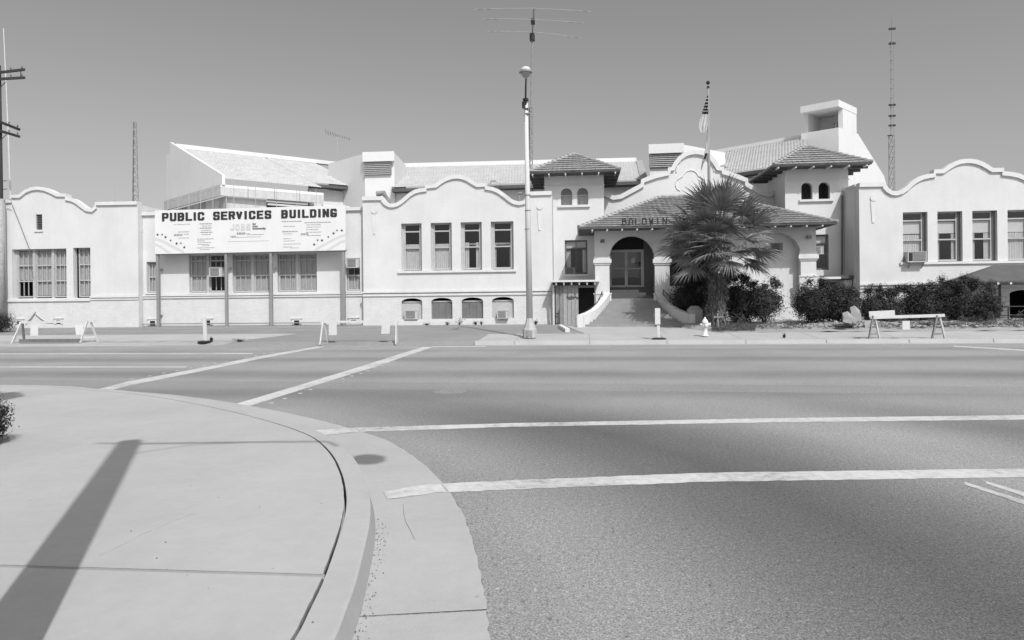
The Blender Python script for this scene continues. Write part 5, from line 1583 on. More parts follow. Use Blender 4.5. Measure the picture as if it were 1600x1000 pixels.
def cloth_part(name, g, j0, j1, i0, i1, m, parent, off=0):
    mb = MB(); W = i1 - i0 + 1
    mb.add([p + Vector((0, off, 0)) for r_ in g[j0:j1 + 1] for p in r_[i0:i1 + 1]], [(j * W + i, j * W + i + 1, (j + 1) * W + i + 1, (j + 1) * W + i) for j in range(j1 - j0) for i in range(i1 - i0)])
    return mb.build(name, m, parent, fixn=False)
rows = [(1104.8, 1106.4, 150), (1103.4, 1106.6, 155), (1101.6, 1106.6, 160), (1100.2, 1106.6, 165), (1098.6, 1106.6, 170), (1097.4, 1106.5, 174.5), (1096.5, 1106, 179), (1094.8, 1105.6, 184), (1092.8, 1105.6, 189), (1091.8, 1105.4, 193), (1091.2, 1105, 197), (1091.8, 1104.4, 201), (1093.4, 1103, 205), (1095, 1101, 208)]
g = cloth(rows, YF, n=14, folds=2.2, amp=.045)
fl = thing('flag', 'limp starred and striped flag with a dark corner near the top of the flagpole', 'flag', tuple(P(1106, 150, YF)))
cloth_part('canton', g, 0, 6, 0, 14, M_FLAGD, fl)
for k in range(7):
    cloth_part('stripe', g, 6, 13, k * 2, k * 2 + 2, M_FLAGM if k % 2 else M_FLAGW, fl)
mb = MB()
rg = random.Random(4)
for j in range(1, 6):
    for i in range(1 + j % 2, 14, 3):
        p = g[j][i]
        mb.plate([(p.x + .032 * (1 if k % 2 == 0 else .45) * math.sin(math.pi * k / 5), p.z + .032 * (1 if k % 2 == 0 else .45) * math.cos(math.pi * k / 5)) for k in range(10)], p.y - .022, p.y - .012)
mb.build('star', M_FLAGW, fl)
rows2 = [(1104.6, 1106.3, 209), (1103.6, 1106.6, 216), (1102.6, 1106.8, 223), (1101.8, 1106.8, 230), (1101, 1106.9, 236), (1099.8, 1106.4, 240), (1099.2, 1105.2, 244), (1097.4, 1103.2, 249), (1096, 1099.8, 254), (1095.2, 1097.8, 259), (1094.6, 1095.6, 266)]
g2 = cloth(rows2, YF, n=12, folds=2, amp=.035, seed=1)
f2_ = thing('flag', 'limp pale flag with a dark patch hanging below the starred flag', 'flag', tuple(P(1106, 209, YF)))
cloth_part('field', g2, 0, 5, 0, 12, M_FLAGW, f2_)
cloth_part('emblem', g2, 5, 7, 3, 10, M_FLAGD, f2_, off=-.01)
cloth_part('fly', g2, 5, 10, 0, 12, M_FLAGM, f2_)

# ------------------------------------------------------------------ utility pole at the left edge
YU = 36.45
b_ = at(0, YU); b_.x = P(0.5, 505, YU).x
up = thing('utility_pole', 'dark wooden utility pole with two pairs of crossarms at the left edge', 'utility pole', tuple(b_))
t1 = P(-3, 102, YU)
mid = b_.lerp(t1, .5)
MB().tube([b_ + Vector((0, 0, .02)), mid, t1], [.235, .19, .14], 14).build('pole', M_UTIL, up, smooth=True)
gtop = P(-.5, 311, YU)
MB().tube([b_ + Vector((0, -.012, 0)), gtop + Vector((0, -.012, 0))], [.28, .22], 14).build('sheath', M_UTILP, up, smooth=True)
for (ya, yb, yl_, dY) in ((113.2, 108.6, 118, -.9), (123.5, 121.3, 126, -.9), (190.5, 202.5, 178, 1.6), (204.5, 213.5, 194, 1.6)):
    xe = 38 if dY < 0 else 30.5
    c = P(0, ya, YU - .2); e = P(xe, yb, YU - .2 + dY)
    l = c - (e - c) * 1.0
    ca = MB().bar(l, e, .10, .13).build('crossarm', M_UTIL, up)
    for s in (.45, .9):
        q = c.lerp(e, s) + Vector((0, 0, .06))
        MB().lathe(tuple(q), [(.02, 0), (.02, .06), (.045, .08), (.045, .13), (.02, .16)], 8).build('insulator', M_GRILLE, ca)
MB().bar(P(32.5, 110, YU - 1), P(32.5, 121, YU - 1), .03).bar(P(1, 136, YU - .3), P(9, 128, YU - .5), .03).bar(P(2, 218, YU - .3), P(14, 206, YU + .3), .03).build('brace', M_UTIL, up)
for yy in (283, 296):
    c = P(4, yy, YU - .2)
    MB().bar(c, c + Vector((.36, -.1, 0)), .03).build('step_bolt', M_DARK, up)

# ------------------------------------------------------------------ traffic barriers
def aframe(parent, x, Y, h, half=.22, lean=.28, m=M_WHITE, brace=True, m2=None):
    z = gz(Y)
    for s in (-1, 1):
        MB().bar((x + s * half * .2, Y + s * .04, z + h), (x + s * half, Y + s * lean, z), .045, .09, up=(0, 1, 0)).build('leg', (m2 or m) if s < 0 else m, parent)
    if brace: MB().bar((x - half * .75, Y - lean * .7, z + h * .24), (x + half * .75, Y + lean * .7, z + h * .24), .03, .08).build('brace', m2 or m, parent)
def panel_on(parent, x0, x1, y0, y1, Y, name='sign_panel', m=M_WHITE, skew=0):
    a, b, c, d = R(x0, y0, x1, y1, Y)
    MB().plate([(a + skew, c), (b + skew, c), (b, d), (a, d)], Y - .06, Y - .045).build(name, m, parent)
Yb = 26.75
br = thing('barricade', 'white barricade with two blank hanging panels across the driveway mouth', 'barricade', tuple(at(562, Yb)), 'white street barricades')
aframe(br, at(506, Yb).x, Yb, .93, .05, .30, brace=False); aframe(br, at(619.5, Yb).x, Yb, .93, -.05, .30, brace=False)
MB().bar(at(501, Yb, .90), at(624, Yb, .90), .04, .09).build('rail', M_WHITE, br)
panel_on(br, 514.5, 527, 503, 523.5, Yb); panel_on(br, 597.5, 610.5, 502.5, 521.5, Yb, skew=-.03)
Yb = 27.25
bl = thing('barricade', 'white barricade with a steeply leaning leg on the dirt verge near the utility pole', 'barricade', tuple(at(85, Yb)), 'white street barricades')
MB().bar(at(34, Yb, .88), at(17.5, Yb - .35, -.02), .045, .10, up=(0, 1, 0)).build('leg', M_WHITE, bl)
MB().bar(at(35, Yb, .84), at(37.5, Yb + .3, 0), .05, .09, up=(0, 1, 0)).build('leg', M_WOODG, bl)
aframe(bl, at(139, Yb).x, Yb, .92, .16, .3)
MB().bar(at(30, Yb, .86), at(149, Yb, .90), .04, .09).build('rail', M_WHITE, bl)
MB().box(at(39, Yb).x, at(134, Yb).x, Yb - .32, Yb - .27, gz(Yb) + .03, gz(Yb) + .17).build('rail_shadow_bar', M_BOARD, bl)  # dark bar added to stand for the rail's shadow on the verge
panel_on(bl, 49, 61, 508, 524.5, Yb, m=M_TRIM); panel_on(bl, 118.5, 131, 508, 523, Yb, m=M_SIGN, skew=.05)
Yb = 26.95
bR_ = thing('barricade', 'white barricade on two splayed sawhorses before the long hedge', 'barricade', tuple(at(1415, Yb)), 'white street barricades')
aframe(bR_, at(1365.5, Yb).x, Yb, .90, .24, .12, m2=M_WOODG); aframe(bR_, at(1466, Yb).x, Yb, .90, .29, .12, m2=M_WOODG)
MB().bar(at(1360, Yb - .02, .84), at(1476, Yb - .02, .90), .045, .11).build('rail', M_WHITE, bR_)
panel_on(bR_, 1409, 1420.5, 501.5, 515, Yb); panel_on(bR_, 1350.5, 1361, 500.5, 513, Yb, m=M_WOODL)
MB().bar(at(1358, Yb + .1, .93), at(1398, Yb + .1, .97), .04, .22).build('board', M_WHITE, bR_)
for px, Y, lab, w_, h in ((320, 27.0, 'white marker post on a dark foot standing at the driveway edge', .15, 1.04), (1029, 27.1, 'white marker post with a board, standing before the entrance stair', .13, 1.18)):
    b_ = at(px, Y, .012 if px < 500 else .03)
    t = thing('marker_post', lab, 'post', tuple(b_), 'marker posts on dark feet')
    MB().lathe(tuple(b_), [(.29, 0), (.29, .03), (.20, .06), (.05, .07)], 14).build('foot', M_DARK, t)
    if px > 500:
        MB().bar(b_ + Vector((0, 0, .05)), b_ + Vector((-.03, 0, h)), w_ * .8, .05, up=(0, 1, 0)).build('post', M_WHITE, t)
        MB().box(b_.x - .14, b_.x + .06, Y - .06, Y - .03, b_.z + .58, b_.z + 1.2).build('sign_panel', M_WHITE, t)
    else:
        MB().bar(b_ + Vector((.03, 0, .05)), b_ + Vector((-.02, 0, h)), w_, .05, up=(0, 1, 0)).build('post', M_WHITE, t)
# ------------------------------------------------------------------ hydrant, stake, parking block, rubble
b_ = at(1101.5, 28.2, .03)
hy = thing('fire_hydrant', 'pale fire hydrant on the pavement by the palm', 'hydrant', tuple(b_))
MB().lathe(tuple(b_), [(.15, 0), (.15, .04), (.095, .05), (.09, .36), (.125, .38), (.125, .42), (.11, .43), (.115, .52), (.13, .53), (.13, .56), (.10, .64), (.05, .70), (.035, .71), (.035, .76), (.01, .765)], 16).build('barrel', M_HYD, hy, smooth=True)
for d, r_, ln, z in ((Vector((1, -.2, 0)), .075, .22, .47), (Vector((-1, -.1, 0)), .045, .19, .47), (Vector((.1, -1, 0)), .05, .18, .47)):
    p = b_ + Vector((0, 0, z))
    d = d.normalized()
    MB().tube([p, p + d * (ln - .05), p + d * (ln - .05), p + d * ln], [r_ * .8, r_ * .8, r_, r_], 10).build('nozzle', M_HYD, hy, smooth=False)
b_ = at(1122.5, 30.9)
st = thing('wooden_stake', 'small wooden stake with a crosspiece below the palm trunk', 'stake', tuple(b_))
MB().bar(b_, b_ + Vector((-.03, 0, .78)), .06, .05).build('upright', M_WOODG, st)
MB().bar(b_ + Vector((-.22, -.03, .60)), b_ + Vector((.18, -.03, .62)), .05, .06).build('crosspiece', M_WOODG, st)
b_ = at(880, 32)
pb = thing('parking_block', 'long low white parking block on the asphalt beside the timber shed', 'parking block', tuple(b_))
MB().bar(at(875, 33.6, .08), at(886.5, 30.7, .08), .2, .16).build('block', M_TRIM, pb)
p0, p1 = at(905, 33.6, .006), at(920, 30.4, .006)
MB().add([p0, p0 + Vector((.12, 0, 0)), p1 + Vector((.12, 0, 0)), p1], [(0, 1, 2, 3)]).build('painted_line', M_LINE, road, fixn=False)
def chunk(mb, c, r_, rg_, flat=.7):
    import bmesh
    b = bmesh.new()
    bmesh.ops.create_icosphere(b, subdivisions=1, radius=1)
    o = len(mb.v)
    sx_, sy_, sz_ = r_ * rg_.uniform(.7, 1.3), r_ * rg_.uniform(.7, 1.2), r_ * flat * rg_.uniform(.6, 1.2)
    vs = [(c[0] + v.co.x * sx_ * rg_.uniform(.75, 1.2), c[1] + v.co.y * sy_ * rg_.uniform(.75, 1.2), c[2] + v.co.z * sz_ * rg_.uniform(.75, 1.2)) for v in b.verts]
    fs = [tuple(v.index for v in f.verts) for f in b.faces]
    b.free()
    mb.add(vs, fs)
rg = random.Random(12)
mb = MB()
for k in range(520):
    x = rg.choice([rg.gauss(1325, 45), rg.uniform(1190, 1450), rg.uniform(1440, 1600)])
    Y = 31.2 + rg.random() ** 1.5 * 2.6
    s = rg.uniform(.02, .09) * (1.5 if abs(x - 1330) < 35 else 1)
    p = at(x, Y, .12 + rg.random() * .12 * max(0, 1 - abs(x - 1325) / 60))
    chunk(mb, p, s, rg)
mb.build('rubble', M_STONE, None, kind='stuff')
bpy.context.scene.objects['rubble']['label'] = 'pale rubble scattered along the foot of the bushes'
for pts, Y, lab in (([(1326, 499), (1330, 487), (1337, 484), (1345, 491), (1347, 500), (1336, 504)], 31.0, 'large tilted concrete slab piece on the rubble heap'),
                    ([(1317, 503), (1318, 496), (1326, 493), (1333, 499), (1331, 506)], 30.7, 'smaller broken concrete lump left of the tilted slab piece')):
    c = P(sum(p[0] for p in pts) / len(pts), sum(p[1] for p in pts) / len(pts), Y)
    t = thing('concrete_chunk', lab, 'rubble', tuple(c), 'broken concrete by the hedge')
    l = [P(x, y, Y) for x, y in pts]
    MB().prism(l, (.08, .35, .18)).build('chunk', M_STONE, t)

# ------------------------------------------------------------------ the timber shed left of the stair
YSH = 36.4
a0 = P(866, 475, YSH); a1 = P(930, 475, YSH)
shed = thing('timber_shed', 'small grey timber lean to shed with a flat slatted roof beside the stair', 'shed', tuple(Vector(((a0.x + a1.x) / 2, YSH, gz(YSH)))))
zt_ = P(895, 446, YSH).z; zg = gz(YSH) - .03
xs_ = [868, 874, 880, 886.5, 893, 898.5, 904]
for i, (x, y) in enumerate(zip(xs_, xs_[1:])):
    MB().box(P(x, 475, YSH).x + .008, P(y, 475, YSH).x - .008, YSH + (.0 if i % 2 else .012), YSH + .04, zg, zt_).build('board', M_WOODG if i in (0, 1) else M_WOODL, shed)
MB().box(P(863.5, 475, YSH).x, P(866.5, 475, YSH).x, YSH - .05, YSH + .05, zg, zt_ + .05).build('post', M_POLE, shed)
MB().box(P(929, 475, YSH).x, P(931, 475, YSH).x, YSH - .02, YSH + .06, zg, zt_).build('post', M_WOODG, shed)
q = R(904.5, 446, 929, 449.5, YSH)
MB().box(q[0], q[1], YSH, YSH + .04, q[2], q[3]).build('header', M_WOODG, shed)
zr1 = P(897, 440.5, YSH - .4).z
x0, x1 = P(861.5, 440, YSH - .4).x, P(937, 440, YSH - .4).x
MB().box(x0, x1, YSH - .45, YT - .05, zr1, zr1 + .10).build('roof', M_TRIM, shed)
for i in range(6):
    x = x0 + .25 + (x1 - x0 - .5) * i / 5
    MB().box(x - .04, x + .04, YSH - .42, YT - .1, zr1 - .16, zr1 - .002).build('rafter', M_WOODL, shed)
MB().box(P(904, 475, YSH).x, P(935, 475, YSH).x, YT - .5, YT - .45, zg, zt_).build('back_panel', M_EAVE, shed)
MB().box(P(866, 475, YSH).x, P(935, 475, YSH).x, YSH + .2, YT - .55, zr1 - .175, zr1 - .165).build('ceiling', M_EAVE, shed)
rg = random.Random(8)
mb = MB()
for k in range(30):
    p = P(rg.uniform(886, 903), 465 + rg.uniform(-2.5, 2.5), YSH)
    mb.box(p.x - rg.uniform(.02, .06), p.x + rg.uniform(.02, .06), YSH - .012 - k * .0002, YSH - .003, p.z - .03, p.z + .03)
mb.build('dark_lettering', M_EAVE, shed)
p = P(873.5, 485, YSH)
MB().tube([(p.x, YSH - .12, p.z + .05), (p.x, YSH - .12, P(873, 509, YSH).z)], .022, 6).bar((P(868, 490, YSH).x, YSH - .1, P(868, 490, YSH).z), (p.x, YSH - .12, P(868, 490, YSH).z), .04).bar((P(868, 505, YSH).x, YSH - .1, P(868, 505, YSH).z), (p.x, YSH - .12, P(868, 505, YSH).z), .04).build('gate_bolt', M_DARK, shed)

# ------------------------------------------------------------------ lean-to roof and rail at the right edge
YA = 35.3
e0, e1_ = P(1500, 439.5, YA), P(1720, 443, YA)
h0, h1 = P(1552, 414.5, YW - .1), P(1720, 412, YW - .1)
for v in (e1_,): v.z = e0.z
h1.z = h0.z
lt = thing('lean_to_roof', 'dark shingled lean to roof over the basement door at the right edge', 'roof', ((e0.x + e1_.x) / 2, YW - .1, e0.z))
M_SH = mat('dark_shingle', .10, var=.12, scale=2, fine=.15, fscale=40)
e0b = Vector((e0.x, YW - .1, e0.z)); 
mb = MB()
for poly in ((e0, e1_, h1, h0), (e0b, e0, h0)):
    mb.prism(list(poly), (0, 0, -.07))
mb.build('shingles', M_SH, lt)
for px in (1523, 1560, 1580, 1618):
    x = P(px, 441, YA).x
    MB().box(x - .045, x + .045, YA + .01, YW - .12, e0.z - .17, e0.z - .075).build('rafter', M_TRIM, lt)
MB().box(P(1561, 470, 36.4).x, P(1563.5, 470, 36.4).x, 36.35, 36.45, gz(36), e0.z - .08).build('post', M_EAVE, lt)
rl_ = thing('pipe_railing', 'dark pipe railing by the shaded basement door', 'railing', tuple(at(1590, 35.0)))
z1_, z2_ = P(1580, 479, 35).z, P(1580, 492.5, 35).z
xa_, xb_ = P(1564, 480, 35).x, P(1680, 480, 35).x
MB().tube([(xa_, 35, z1_), (xb_, 35, z1_)], .03, 6).build('rail', M_DARK, rl_)
MB().tube([(xa_, 35, z2_), (xb_, 35, z2_)], .03, 6).build('rail', M_DARK, rl_)
for px in (1575.5, 1630): MB().tube([at(px, 35), (at(px, 35).x, 35, z1_)], .035, 6).build('post', M_DARK, rl_)
MB().tube([(at(1576, 35).x, 35.05, gz(35) + .1), (P(1602, 484, 35).x, 35.05, P(1602, 484, 35).z)], .03, 6).build('brace', M_DARK, rl_)

# ------------------------------------------------------------------ shrubs and the palm
def shrub(name, label, c, rad, nleaf, seed, size=(.04, .075), m=M_LEAF, group=None, clumps=60, spread=.24, wisps=0, aspect=.42, cat='shrub', base=None):
    g_ = np.random.default_rng(seed)
    c = Vector(c)
    t = thing(name, label, cat, (c.x, c.y, gz(c.y) if base is None else base), group)
    k = clumps
    d = g_.normal(size=(k, 3)); d /= np.linalg.norm(d, axis=1)[:, None]
    rr = g_.random(k) ** .4
    cc = d * rr[:, None] * np.array(rad) * .86
    cc[:, 2] = np.maximum(cc[:, 2], -rad[2] * .95)
    if wisps:
        wv_ = g_.uniform(-1, 1, size=(wisps, 3)) * np.array(rad) * .8
        wv_[:, 2] = rad[2] * g_.uniform(.85, 1.35, wisps)
        cc = np.concatenate([cc, wv_])
    n = nleaf
    idx = g_.integers(0, len(cc), n)
    sp = np.where(idx >= k, spread * .55, spread)
    off = g_.normal(size=(n, 3)) * sp[:, None] * np.array([1, 1, 1.0])
    pos = cc[idx] + off
    nrm = off / (np.linalg.norm(off, axis=1)[:, None] + 1e-6) + pos / (np.array(rad) * 1.2) * .6 + g_.normal(size=(n, 3)) * .5 + np.array([0, 0, .35])
    nrm /= np.linalg.norm(nrm, axis=1)[:, None]
    pos = pos + np.array(c)
    ok = pos[:, 2] > gz(c.y) + .02 if base is None else pos[:, 2] > base + .02
    leaf_mesh('foliage', pos[ok], nrm[ok], g_.uniform(size[0], size[1], ok.sum()), m, t, aspect)
    rg_ = random.Random(seed)
    mb = MB()
    for i in range(12):
        q = Vector(cc[rg_.randrange(len(cc))]) + c
        b = Vector((c.x + rg_.uniform(-.3, .3) * rad[0], c.y + rg_.uniform(-.3, .3) * rad[1], t.location.z))
        mb.tube([b, b.lerp(q, .5) + Vector((rg_.uniform(-.1, .1), rg_.uniform(-.1, .1), .1)), q], [.025, .016, .006], 5)
    mb.build('stem', M_STEM, t)
    return t
def ell(x0, x1, y0, y1, Y, dy):
    a, b, c_, d = R(x0, y0, x1, y1, Y)
    return ((a + b) / 2, Y, (c_ + d) / 2), ((b - a) / 2, dy, (d - c_) / 2)
GBS = 'dark evergreen bushes in front of the building'
for i, (x0, x1, y0, y1, Y, dy, n, m, lab, wsp, sz) in enumerate([
        (1048, 1114, 420, 506, 35.3, .8, 22000, M_LEAF, 'dense dark bush filling the space between the stair and the palm trunk', 6, (.035, .06)),
        (1126, 1182, 436, 512, 33.6, .8, 11000, M_LEAF2, 'glossy leaved oleander bush just right of the palm trunk', 10, (.05, .10)),
        (1165, 1221, 446, 500, 33.3, .7, 7500, M_LEAF2, 'rounded right half of the oleander against the white porch wall', 8, (.05, .10)),
        (1240, 1300, 449, 503, 33.6, .9, 17000, M_LEAF, 'rounded dark bush in front of the right porch pier', 5, (.035, .06)),
        (1284, 1338, 452, 503, 33.5, .9, 16000, M_LEAF, 'dark bush behind the rubble heap, before the low white pier', 5, (.035, .06)),
        (1336, 1410, 456, 506, 35.3, .8, 19000, M_LEAF, 'left end of the long dark hedge under the right wing', 12, (.03, .055)),
        (1396, 1482, 454, 507, 35.2, .8, 22000, M_LEAF, 'middle of the long dark hedge, with feathery tips above the belt course', 26, (.03, .055)),
        (1468, 1530, 446, 508, 34.9, .8, 20000, M_LEAF, 'tall right end of the long dark hedge beside the lean to roof', 18, (.03, .055)),
        (1515, 1562, 452, 508, 34.4, .6, 7500, M_LEAF, 'low ragged bush in front of the small basement opening', 8, (.03, .055)),
        (-28, 22, 494, 514, 33.0, .5, 5000, M_LEAF, 'low dark bush at the foot of the utility pole', 0, (.03, .05))]):
    c_, r_ = ell(x0, x1, y0, y1, Y, dy)
    shrub('bush', lab, c_, r_, n, 40 + i, size=sz, m=m, group=GBS, wisps=wsp, clumps=70 if m is M_LEAF else 55, spread=.20 if m is M_LEAF else .17, aspect=.42 if m is M_LEAF else .26)
# small weeds along the walls and in the bare lot
def weed(px, Y, h, wd, lab, seed, n=160, m=M_LEAF2):
    b = at(px, Y, .01)
    g_ = np.random.default_rng(seed)
    t = thing('weed', lab, 'weed', tuple(b), 'weeds along the building and kerb')
    s = g_.random(n)
    a = g_.uniform(0, 6.28, n)
    pos = np.stack([np.cos(a) * wd * s * g_.random(n), np.sin(a) * wd * .5 * s * g_.random(n), h * s * g_.uniform(.3, 1, n)], 1) + np.array(b)
    nrm = g_.normal(size=(n, 3)) + np.array([0, -.5, .5])
    nrm /= np.linalg.norm(nrm, axis=1)[:, None]
    leaf_mesh('foliage', pos, nrm, g_.uniform(.02, .055, n), m, t, .3)
for i, q in enumerate([(718, 36.6, .55, .45, 'leafy weed at the wall below the middle basement openings'), (743, 36.6, .22, .22, 'small weed right of the leafy weed at the wall'), (699, 36.6, .2, .15, 'tuft of weed left of the leafy weed at the wall'), (752, 36.6, .22, .12, 'tiny upright weed below the third basement opening'),
                       (837, 36.6, .3, .2, 'weed at the wall just right of the street lamp'), (667, 36.6, .12, .25, 'flat weed below the left basement opening'), (1225, 27.6, .2, .08, 'single dark weed in the pavement right of the hydrant'), (330, 27.3, .2, .1, 'thin weed beside the marker post on the verge'), (375, 27.2, .14, .5, 'flat dark weed at the broken end of the dirt verge')]):
    weed(*q, seed=70 + i)
g_ = np.random.default_rng(5)
n = 14000
px_ = np.concatenate([g_.uniform(1440, 1640, n // 2), g_.uniform(1120, 1260, n // 4), g_.uniform(1300, 1450, n // 4)])[:n]
Yk = 31.4 + g_.random(len(px_)) ** 1.6 * 3.0
dn_ = np.sin(px_ * .21) * np.sin(px_ * .063 + Yk) + .5
pos = np.array([[GX(a, b), b, gz(b) + .10] for a, b in zip(px_, Yk)])
pos[:, 2] += g_.random(len(px_)) ** 2 * .42 * np.clip(dn_, .1, 1.4)
nrm = g_.normal(size=(len(px_), 3)) * np.array([1, 1, .5]); nrm /= np.linalg.norm(nrm, axis=1)[:, None]
o = leaf_mesh('dry_grass', pos, nrm, g_.uniform(.02, .06, len(px_)), M_WEED, None, .22)
o['label'] = 'dry grass and weeds under the hedge'
n = 6000
pos = np.array([[GX(a, b), b, gz(b) + .06 + c * .18] for a, b, c in zip(g_.uniform(1112, 1180, n), g_.uniform(30.2, 33.4, n), g_.random(n) ** 2)])
nrm = g_.normal(size=(n, 3)); nrm /= np.linalg.norm(nrm, axis=1)[:, None]
leaf_mesh('dead_leaves', pos, nrm, g_.uniform(.02, .05, n), M_WEED, None, .3)['label'] = 'dead leaves lying round the palm'

# the fan palm
PB = at(1119, 32.6)
palm = thing('palm_tree', 'shaggy fan palm standing in front of the tiled porch', 'palm tree', tuple(PB))
PCt = P(1123, 370, 32.6)
rg = random.Random(21)
MB().tube([PB - Vector((0, 0, .1)), PB.lerp(PCt, .35), PB.lerp(PCt, .75), PCt], [.42, .40, .42, .30], 14).build('trunk', M_HUSK, palm)
mb = MB()
for k in range(1500):
    s = rg.random() ** .9 * .93
    a = rg.uniform(0, 2 * math.pi)
    c = PB.lerp(PCt, s)
    rr_ = .40 + .10 * s
    d = Vector((math.cos(a), math.sin(a), 0))
    tn = Vector((-d.y, d.x, 0))
    p = c + d * rr_ * .92
    ln = rg.uniform(.14, .34)
    dirn = (d * rg.uniform(.35, .9) + Vector((0, 0, rg.choice([rg.uniform(.3, 1.1), rg.uniform(-1.2, -.2)]))) + tn * rg.uniform(-.3, .3)).normalized()
    wv_ = tn * rg.uniform(.025, .05)
    q = p + dirn * ln
    mb.add([p - wv_, p + wv_, q + wv_ * .4, q - wv_ * .4], [(0, 1, 2, 3)])
mb.build('trunk_husks', M_HUSK, palm, fixn=False, kind='stuff')
def frond_mesh(seed, dead=False):
    """fan leaf along +x: stalk, then a wide fan of narrow folded fingers, drooping at the tips"""
    g = random.Random(seed)
    mb = MB()
    pl = g.uniform(.95, 1.3)
    sag = g.uniform(.08, .22)
    st_ = [Vector((pl * t, 0, -sag * t * t)) for t in (0, .33, .66, 1)]
    mb.tube(st_, [.03, .024, .02, .016], 5)
    o = st_[-1]
    nseg_ = 34
    for i in range(nseg_):
        f = i / (nseg_ - 1) * 2 - 1
        a = f * math.radians(g.uniform(92, 104))
        ln = (1.15 - .38 * abs(f) ** 2) * g.uniform(.86, 1.06)
        d = Vector((math.cos(a), math.sin(a), .16 * (1 - abs(f)) - .10 * abs(f)))
        tn = Vector((-math.sin(a), math.cos(a), 0))
        dr = g.uniform(.25, .75) * (1.5 if dead else 1)
        tw_ = g.uniform(-.25, .25)
        prev = None
        ks = (0.03, .35, .62, .82, 1.0)
        wd = (.008, .034, .026, .013, .002)
        vs = []
        for t, w_ in zip(ks, wd):
            drop = dr * max(0, t - .45) ** 1.6
            c = o + d * (ln * t * (1 - .25 * drop)) + Vector((0, 0, -drop * ln))
            fold = .55 if i % 2 else -.55
            side = tn * w_ + Vector((0, 0, w_ * (fold + tw_)))
            vs += [c - side, c + side]
        mb.add(vs, [(2 * k, 2 * k + 1, 2 * k + 3, 2 * k + 2) for k in range(len(ks) - 1)])
    return mb
srcs = []
for v in range(7):
    o = frond_mesh(100 + v).build('frond', M_FROND, palm, fixn=False)
    srcs.append(o)
def place_frond(o, pos, az, el, roll, sc_):
    # +x of the leaf points outwards at azimuth az and elevation el
    m_ = Matrix.Rotation(az, 4, 'Z') @ Matrix.Rotation(-el, 4, 'Y') @ Matrix.Rotation(roll, 4, 'X')
    o.rotation_euler = m_.to_euler()
    o.location = Vector(pos) - palm.location
    o.scale = (sc_,) * 3
NF = 48
first = set()
for s_ in srcs:                                      # meshes were built in the palm's own space
    me = s_.data
    off = palm.location
    for v in me.vertices: v.co += off
k = 0
for i in range(NF):
    t = i / (NF - 1)
    el = math.radians(88 - 120 * t ** 1.05 + rg.uniform(-8, 8))
    az = i * 2.39996 + rg.uniform(-.2, .2)
    v = i % 7
    o = srcs[v] if v not in first else srcs[v].copy()
    if v in first: COL.objects.link(o)
    first.add(v)
    o.parent = palm
    hgt = PCt + Vector((.10 * math.cos(az), .10 * math.sin(az), .25 - .75 * t))
    place_frond(o, hgt, az, el, rg.uniform(-.5, .5), rg.uniform(1.08, 1.34) * (1.0 if t > .2 else .95))
# dry fallen fronds by the stake
for i, (px, Y, az) in enumerate(((1131, 31.6, .4), (1140, 31.9, 2.2))):
    o = frond_mesh(200 + i, True)
    b = at(px, Y, .55)
    t = thing('fallen_frond', ('dry fallen palm frond leaning by the wooden stake', 'second dry palm frond hanging just right of the stake')[i], 'palm frond', tuple(b), 'dry fronds at the foot of the palm')
    ob = MB()
    m_ = Matrix.Translation(b) @ Matrix.Rotation(az, 4, 'Z') @ Matrix.Rotation(1.2, 4, 'Y') @ Matrix.Scale(.5, 4)
    ob.add([m_ @ Vector(v) for v in o.v], o.f)
    ob.build('blade', M_WOODL, t, fixn=False)

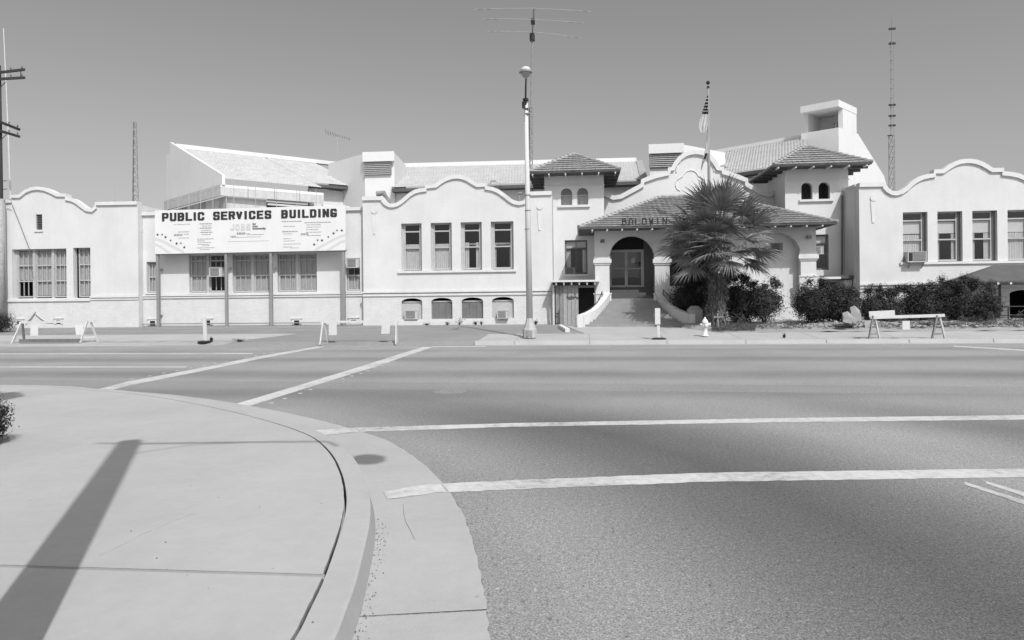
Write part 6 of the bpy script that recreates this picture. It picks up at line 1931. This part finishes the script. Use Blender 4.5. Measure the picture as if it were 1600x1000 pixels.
# clipped hedge at the left edge of the near corner, and a small tree out of frame that shades the pavement beyond
p = PZ(-30, 700, .15)
c_ = P(-52, 669, p.y)
shrub('bush', 'clipped leafy bush at the left edge of the near pavement', (c_.x, p.y, .15 + .27), (.34, .5, .30), 24000, 91, size=(.010, .019), m=mat('hedge_leaf', .045, rough=.5, var=.3, scale=8, translucent=.12), clumps=220, spread=.055, aspect=.6, base=.15)
E_ = PZ(14, 621, .15)
hs_ = Vector((E_.x, E_.y, .15)) - SUN_DIR / -SUN_DIR.z * 4.0
tr_ = shrub('unseen_street_tree', 'small tree out of frame whose leaf shadow reaches the near pavement', (hs_.x - .42, hs_.y, 4.15), (.62, .5, .42), 7000, 92, size=(.04, .08), m=M_LEAF2, clumps=26, spread=.10, wisps=0, base=.15, cat='tree')
MB().tube([(hs_.x - .9, hs_.y, .15), (hs_.x - .85, hs_.y, 2.2), (hs_.x - .75, hs_.y, 4.1)], [.09, .07, .03], 8).build('trunk', M_UTIL, tr_)

# traffic signal pole beside the camera: its shadow crosses the near pavement
E_ = PZ(203, 690, .15)
H_ = 7.2
pb_ = Vector((E_.x, E_.y, .15)) + Vector((-SUN_DIR.x, -SUN_DIR.y, 0)) / -SUN_DIR.z * H_
tp_ = thing('signal_pole', 'thick signal pole by the camera whose shadow crosses the near pavement', 'signal pole', tuple(pb_))
pb_t = Vector((pb_.x, pb_.y, .15))
MB().tube([pb_t, pb_t + Vector((0, 0, H_))], [.165, .125], 16).build('pole', M_POLE, tp_, smooth=True)
sh = -SUN_DIR / -SUN_DIR.z
def over(px, py, z, zg_=.15):
    q = PZ(px, py, zg_)
    return Vector((q.x, q.y, zg_)) + Vector((-SUN_DIR.x, -SUN_DIR.y, -SUN_DIR.z)) / -SUN_DIR.z * (z - zg_)
zA = .15 + H_ - .12
MB().tube([over(150, 692.5, zA), over(205, 693.5, zA), over(420, 690.5, zA), over(512, 690, zA), over(527, 697, zA - .0)], [.02, .03, .03, .025, .025], 6).build('arm', M_STEEL, tp_)
MB().tube([over(212, 708, zA - .5), over(300, 695, zA - .15), over(390, 691.5, zA)], .010, 6).build('brace', M_STEEL, tp_)
q = over(574, 716.5, zA - .2, .01)
MB().lathe(tuple(q), [(.03, .22), (.14, .12), (.20, 0), (.17, -.12), (.05, -.18)], 14).build('lamp_head', M_POST, tp_)
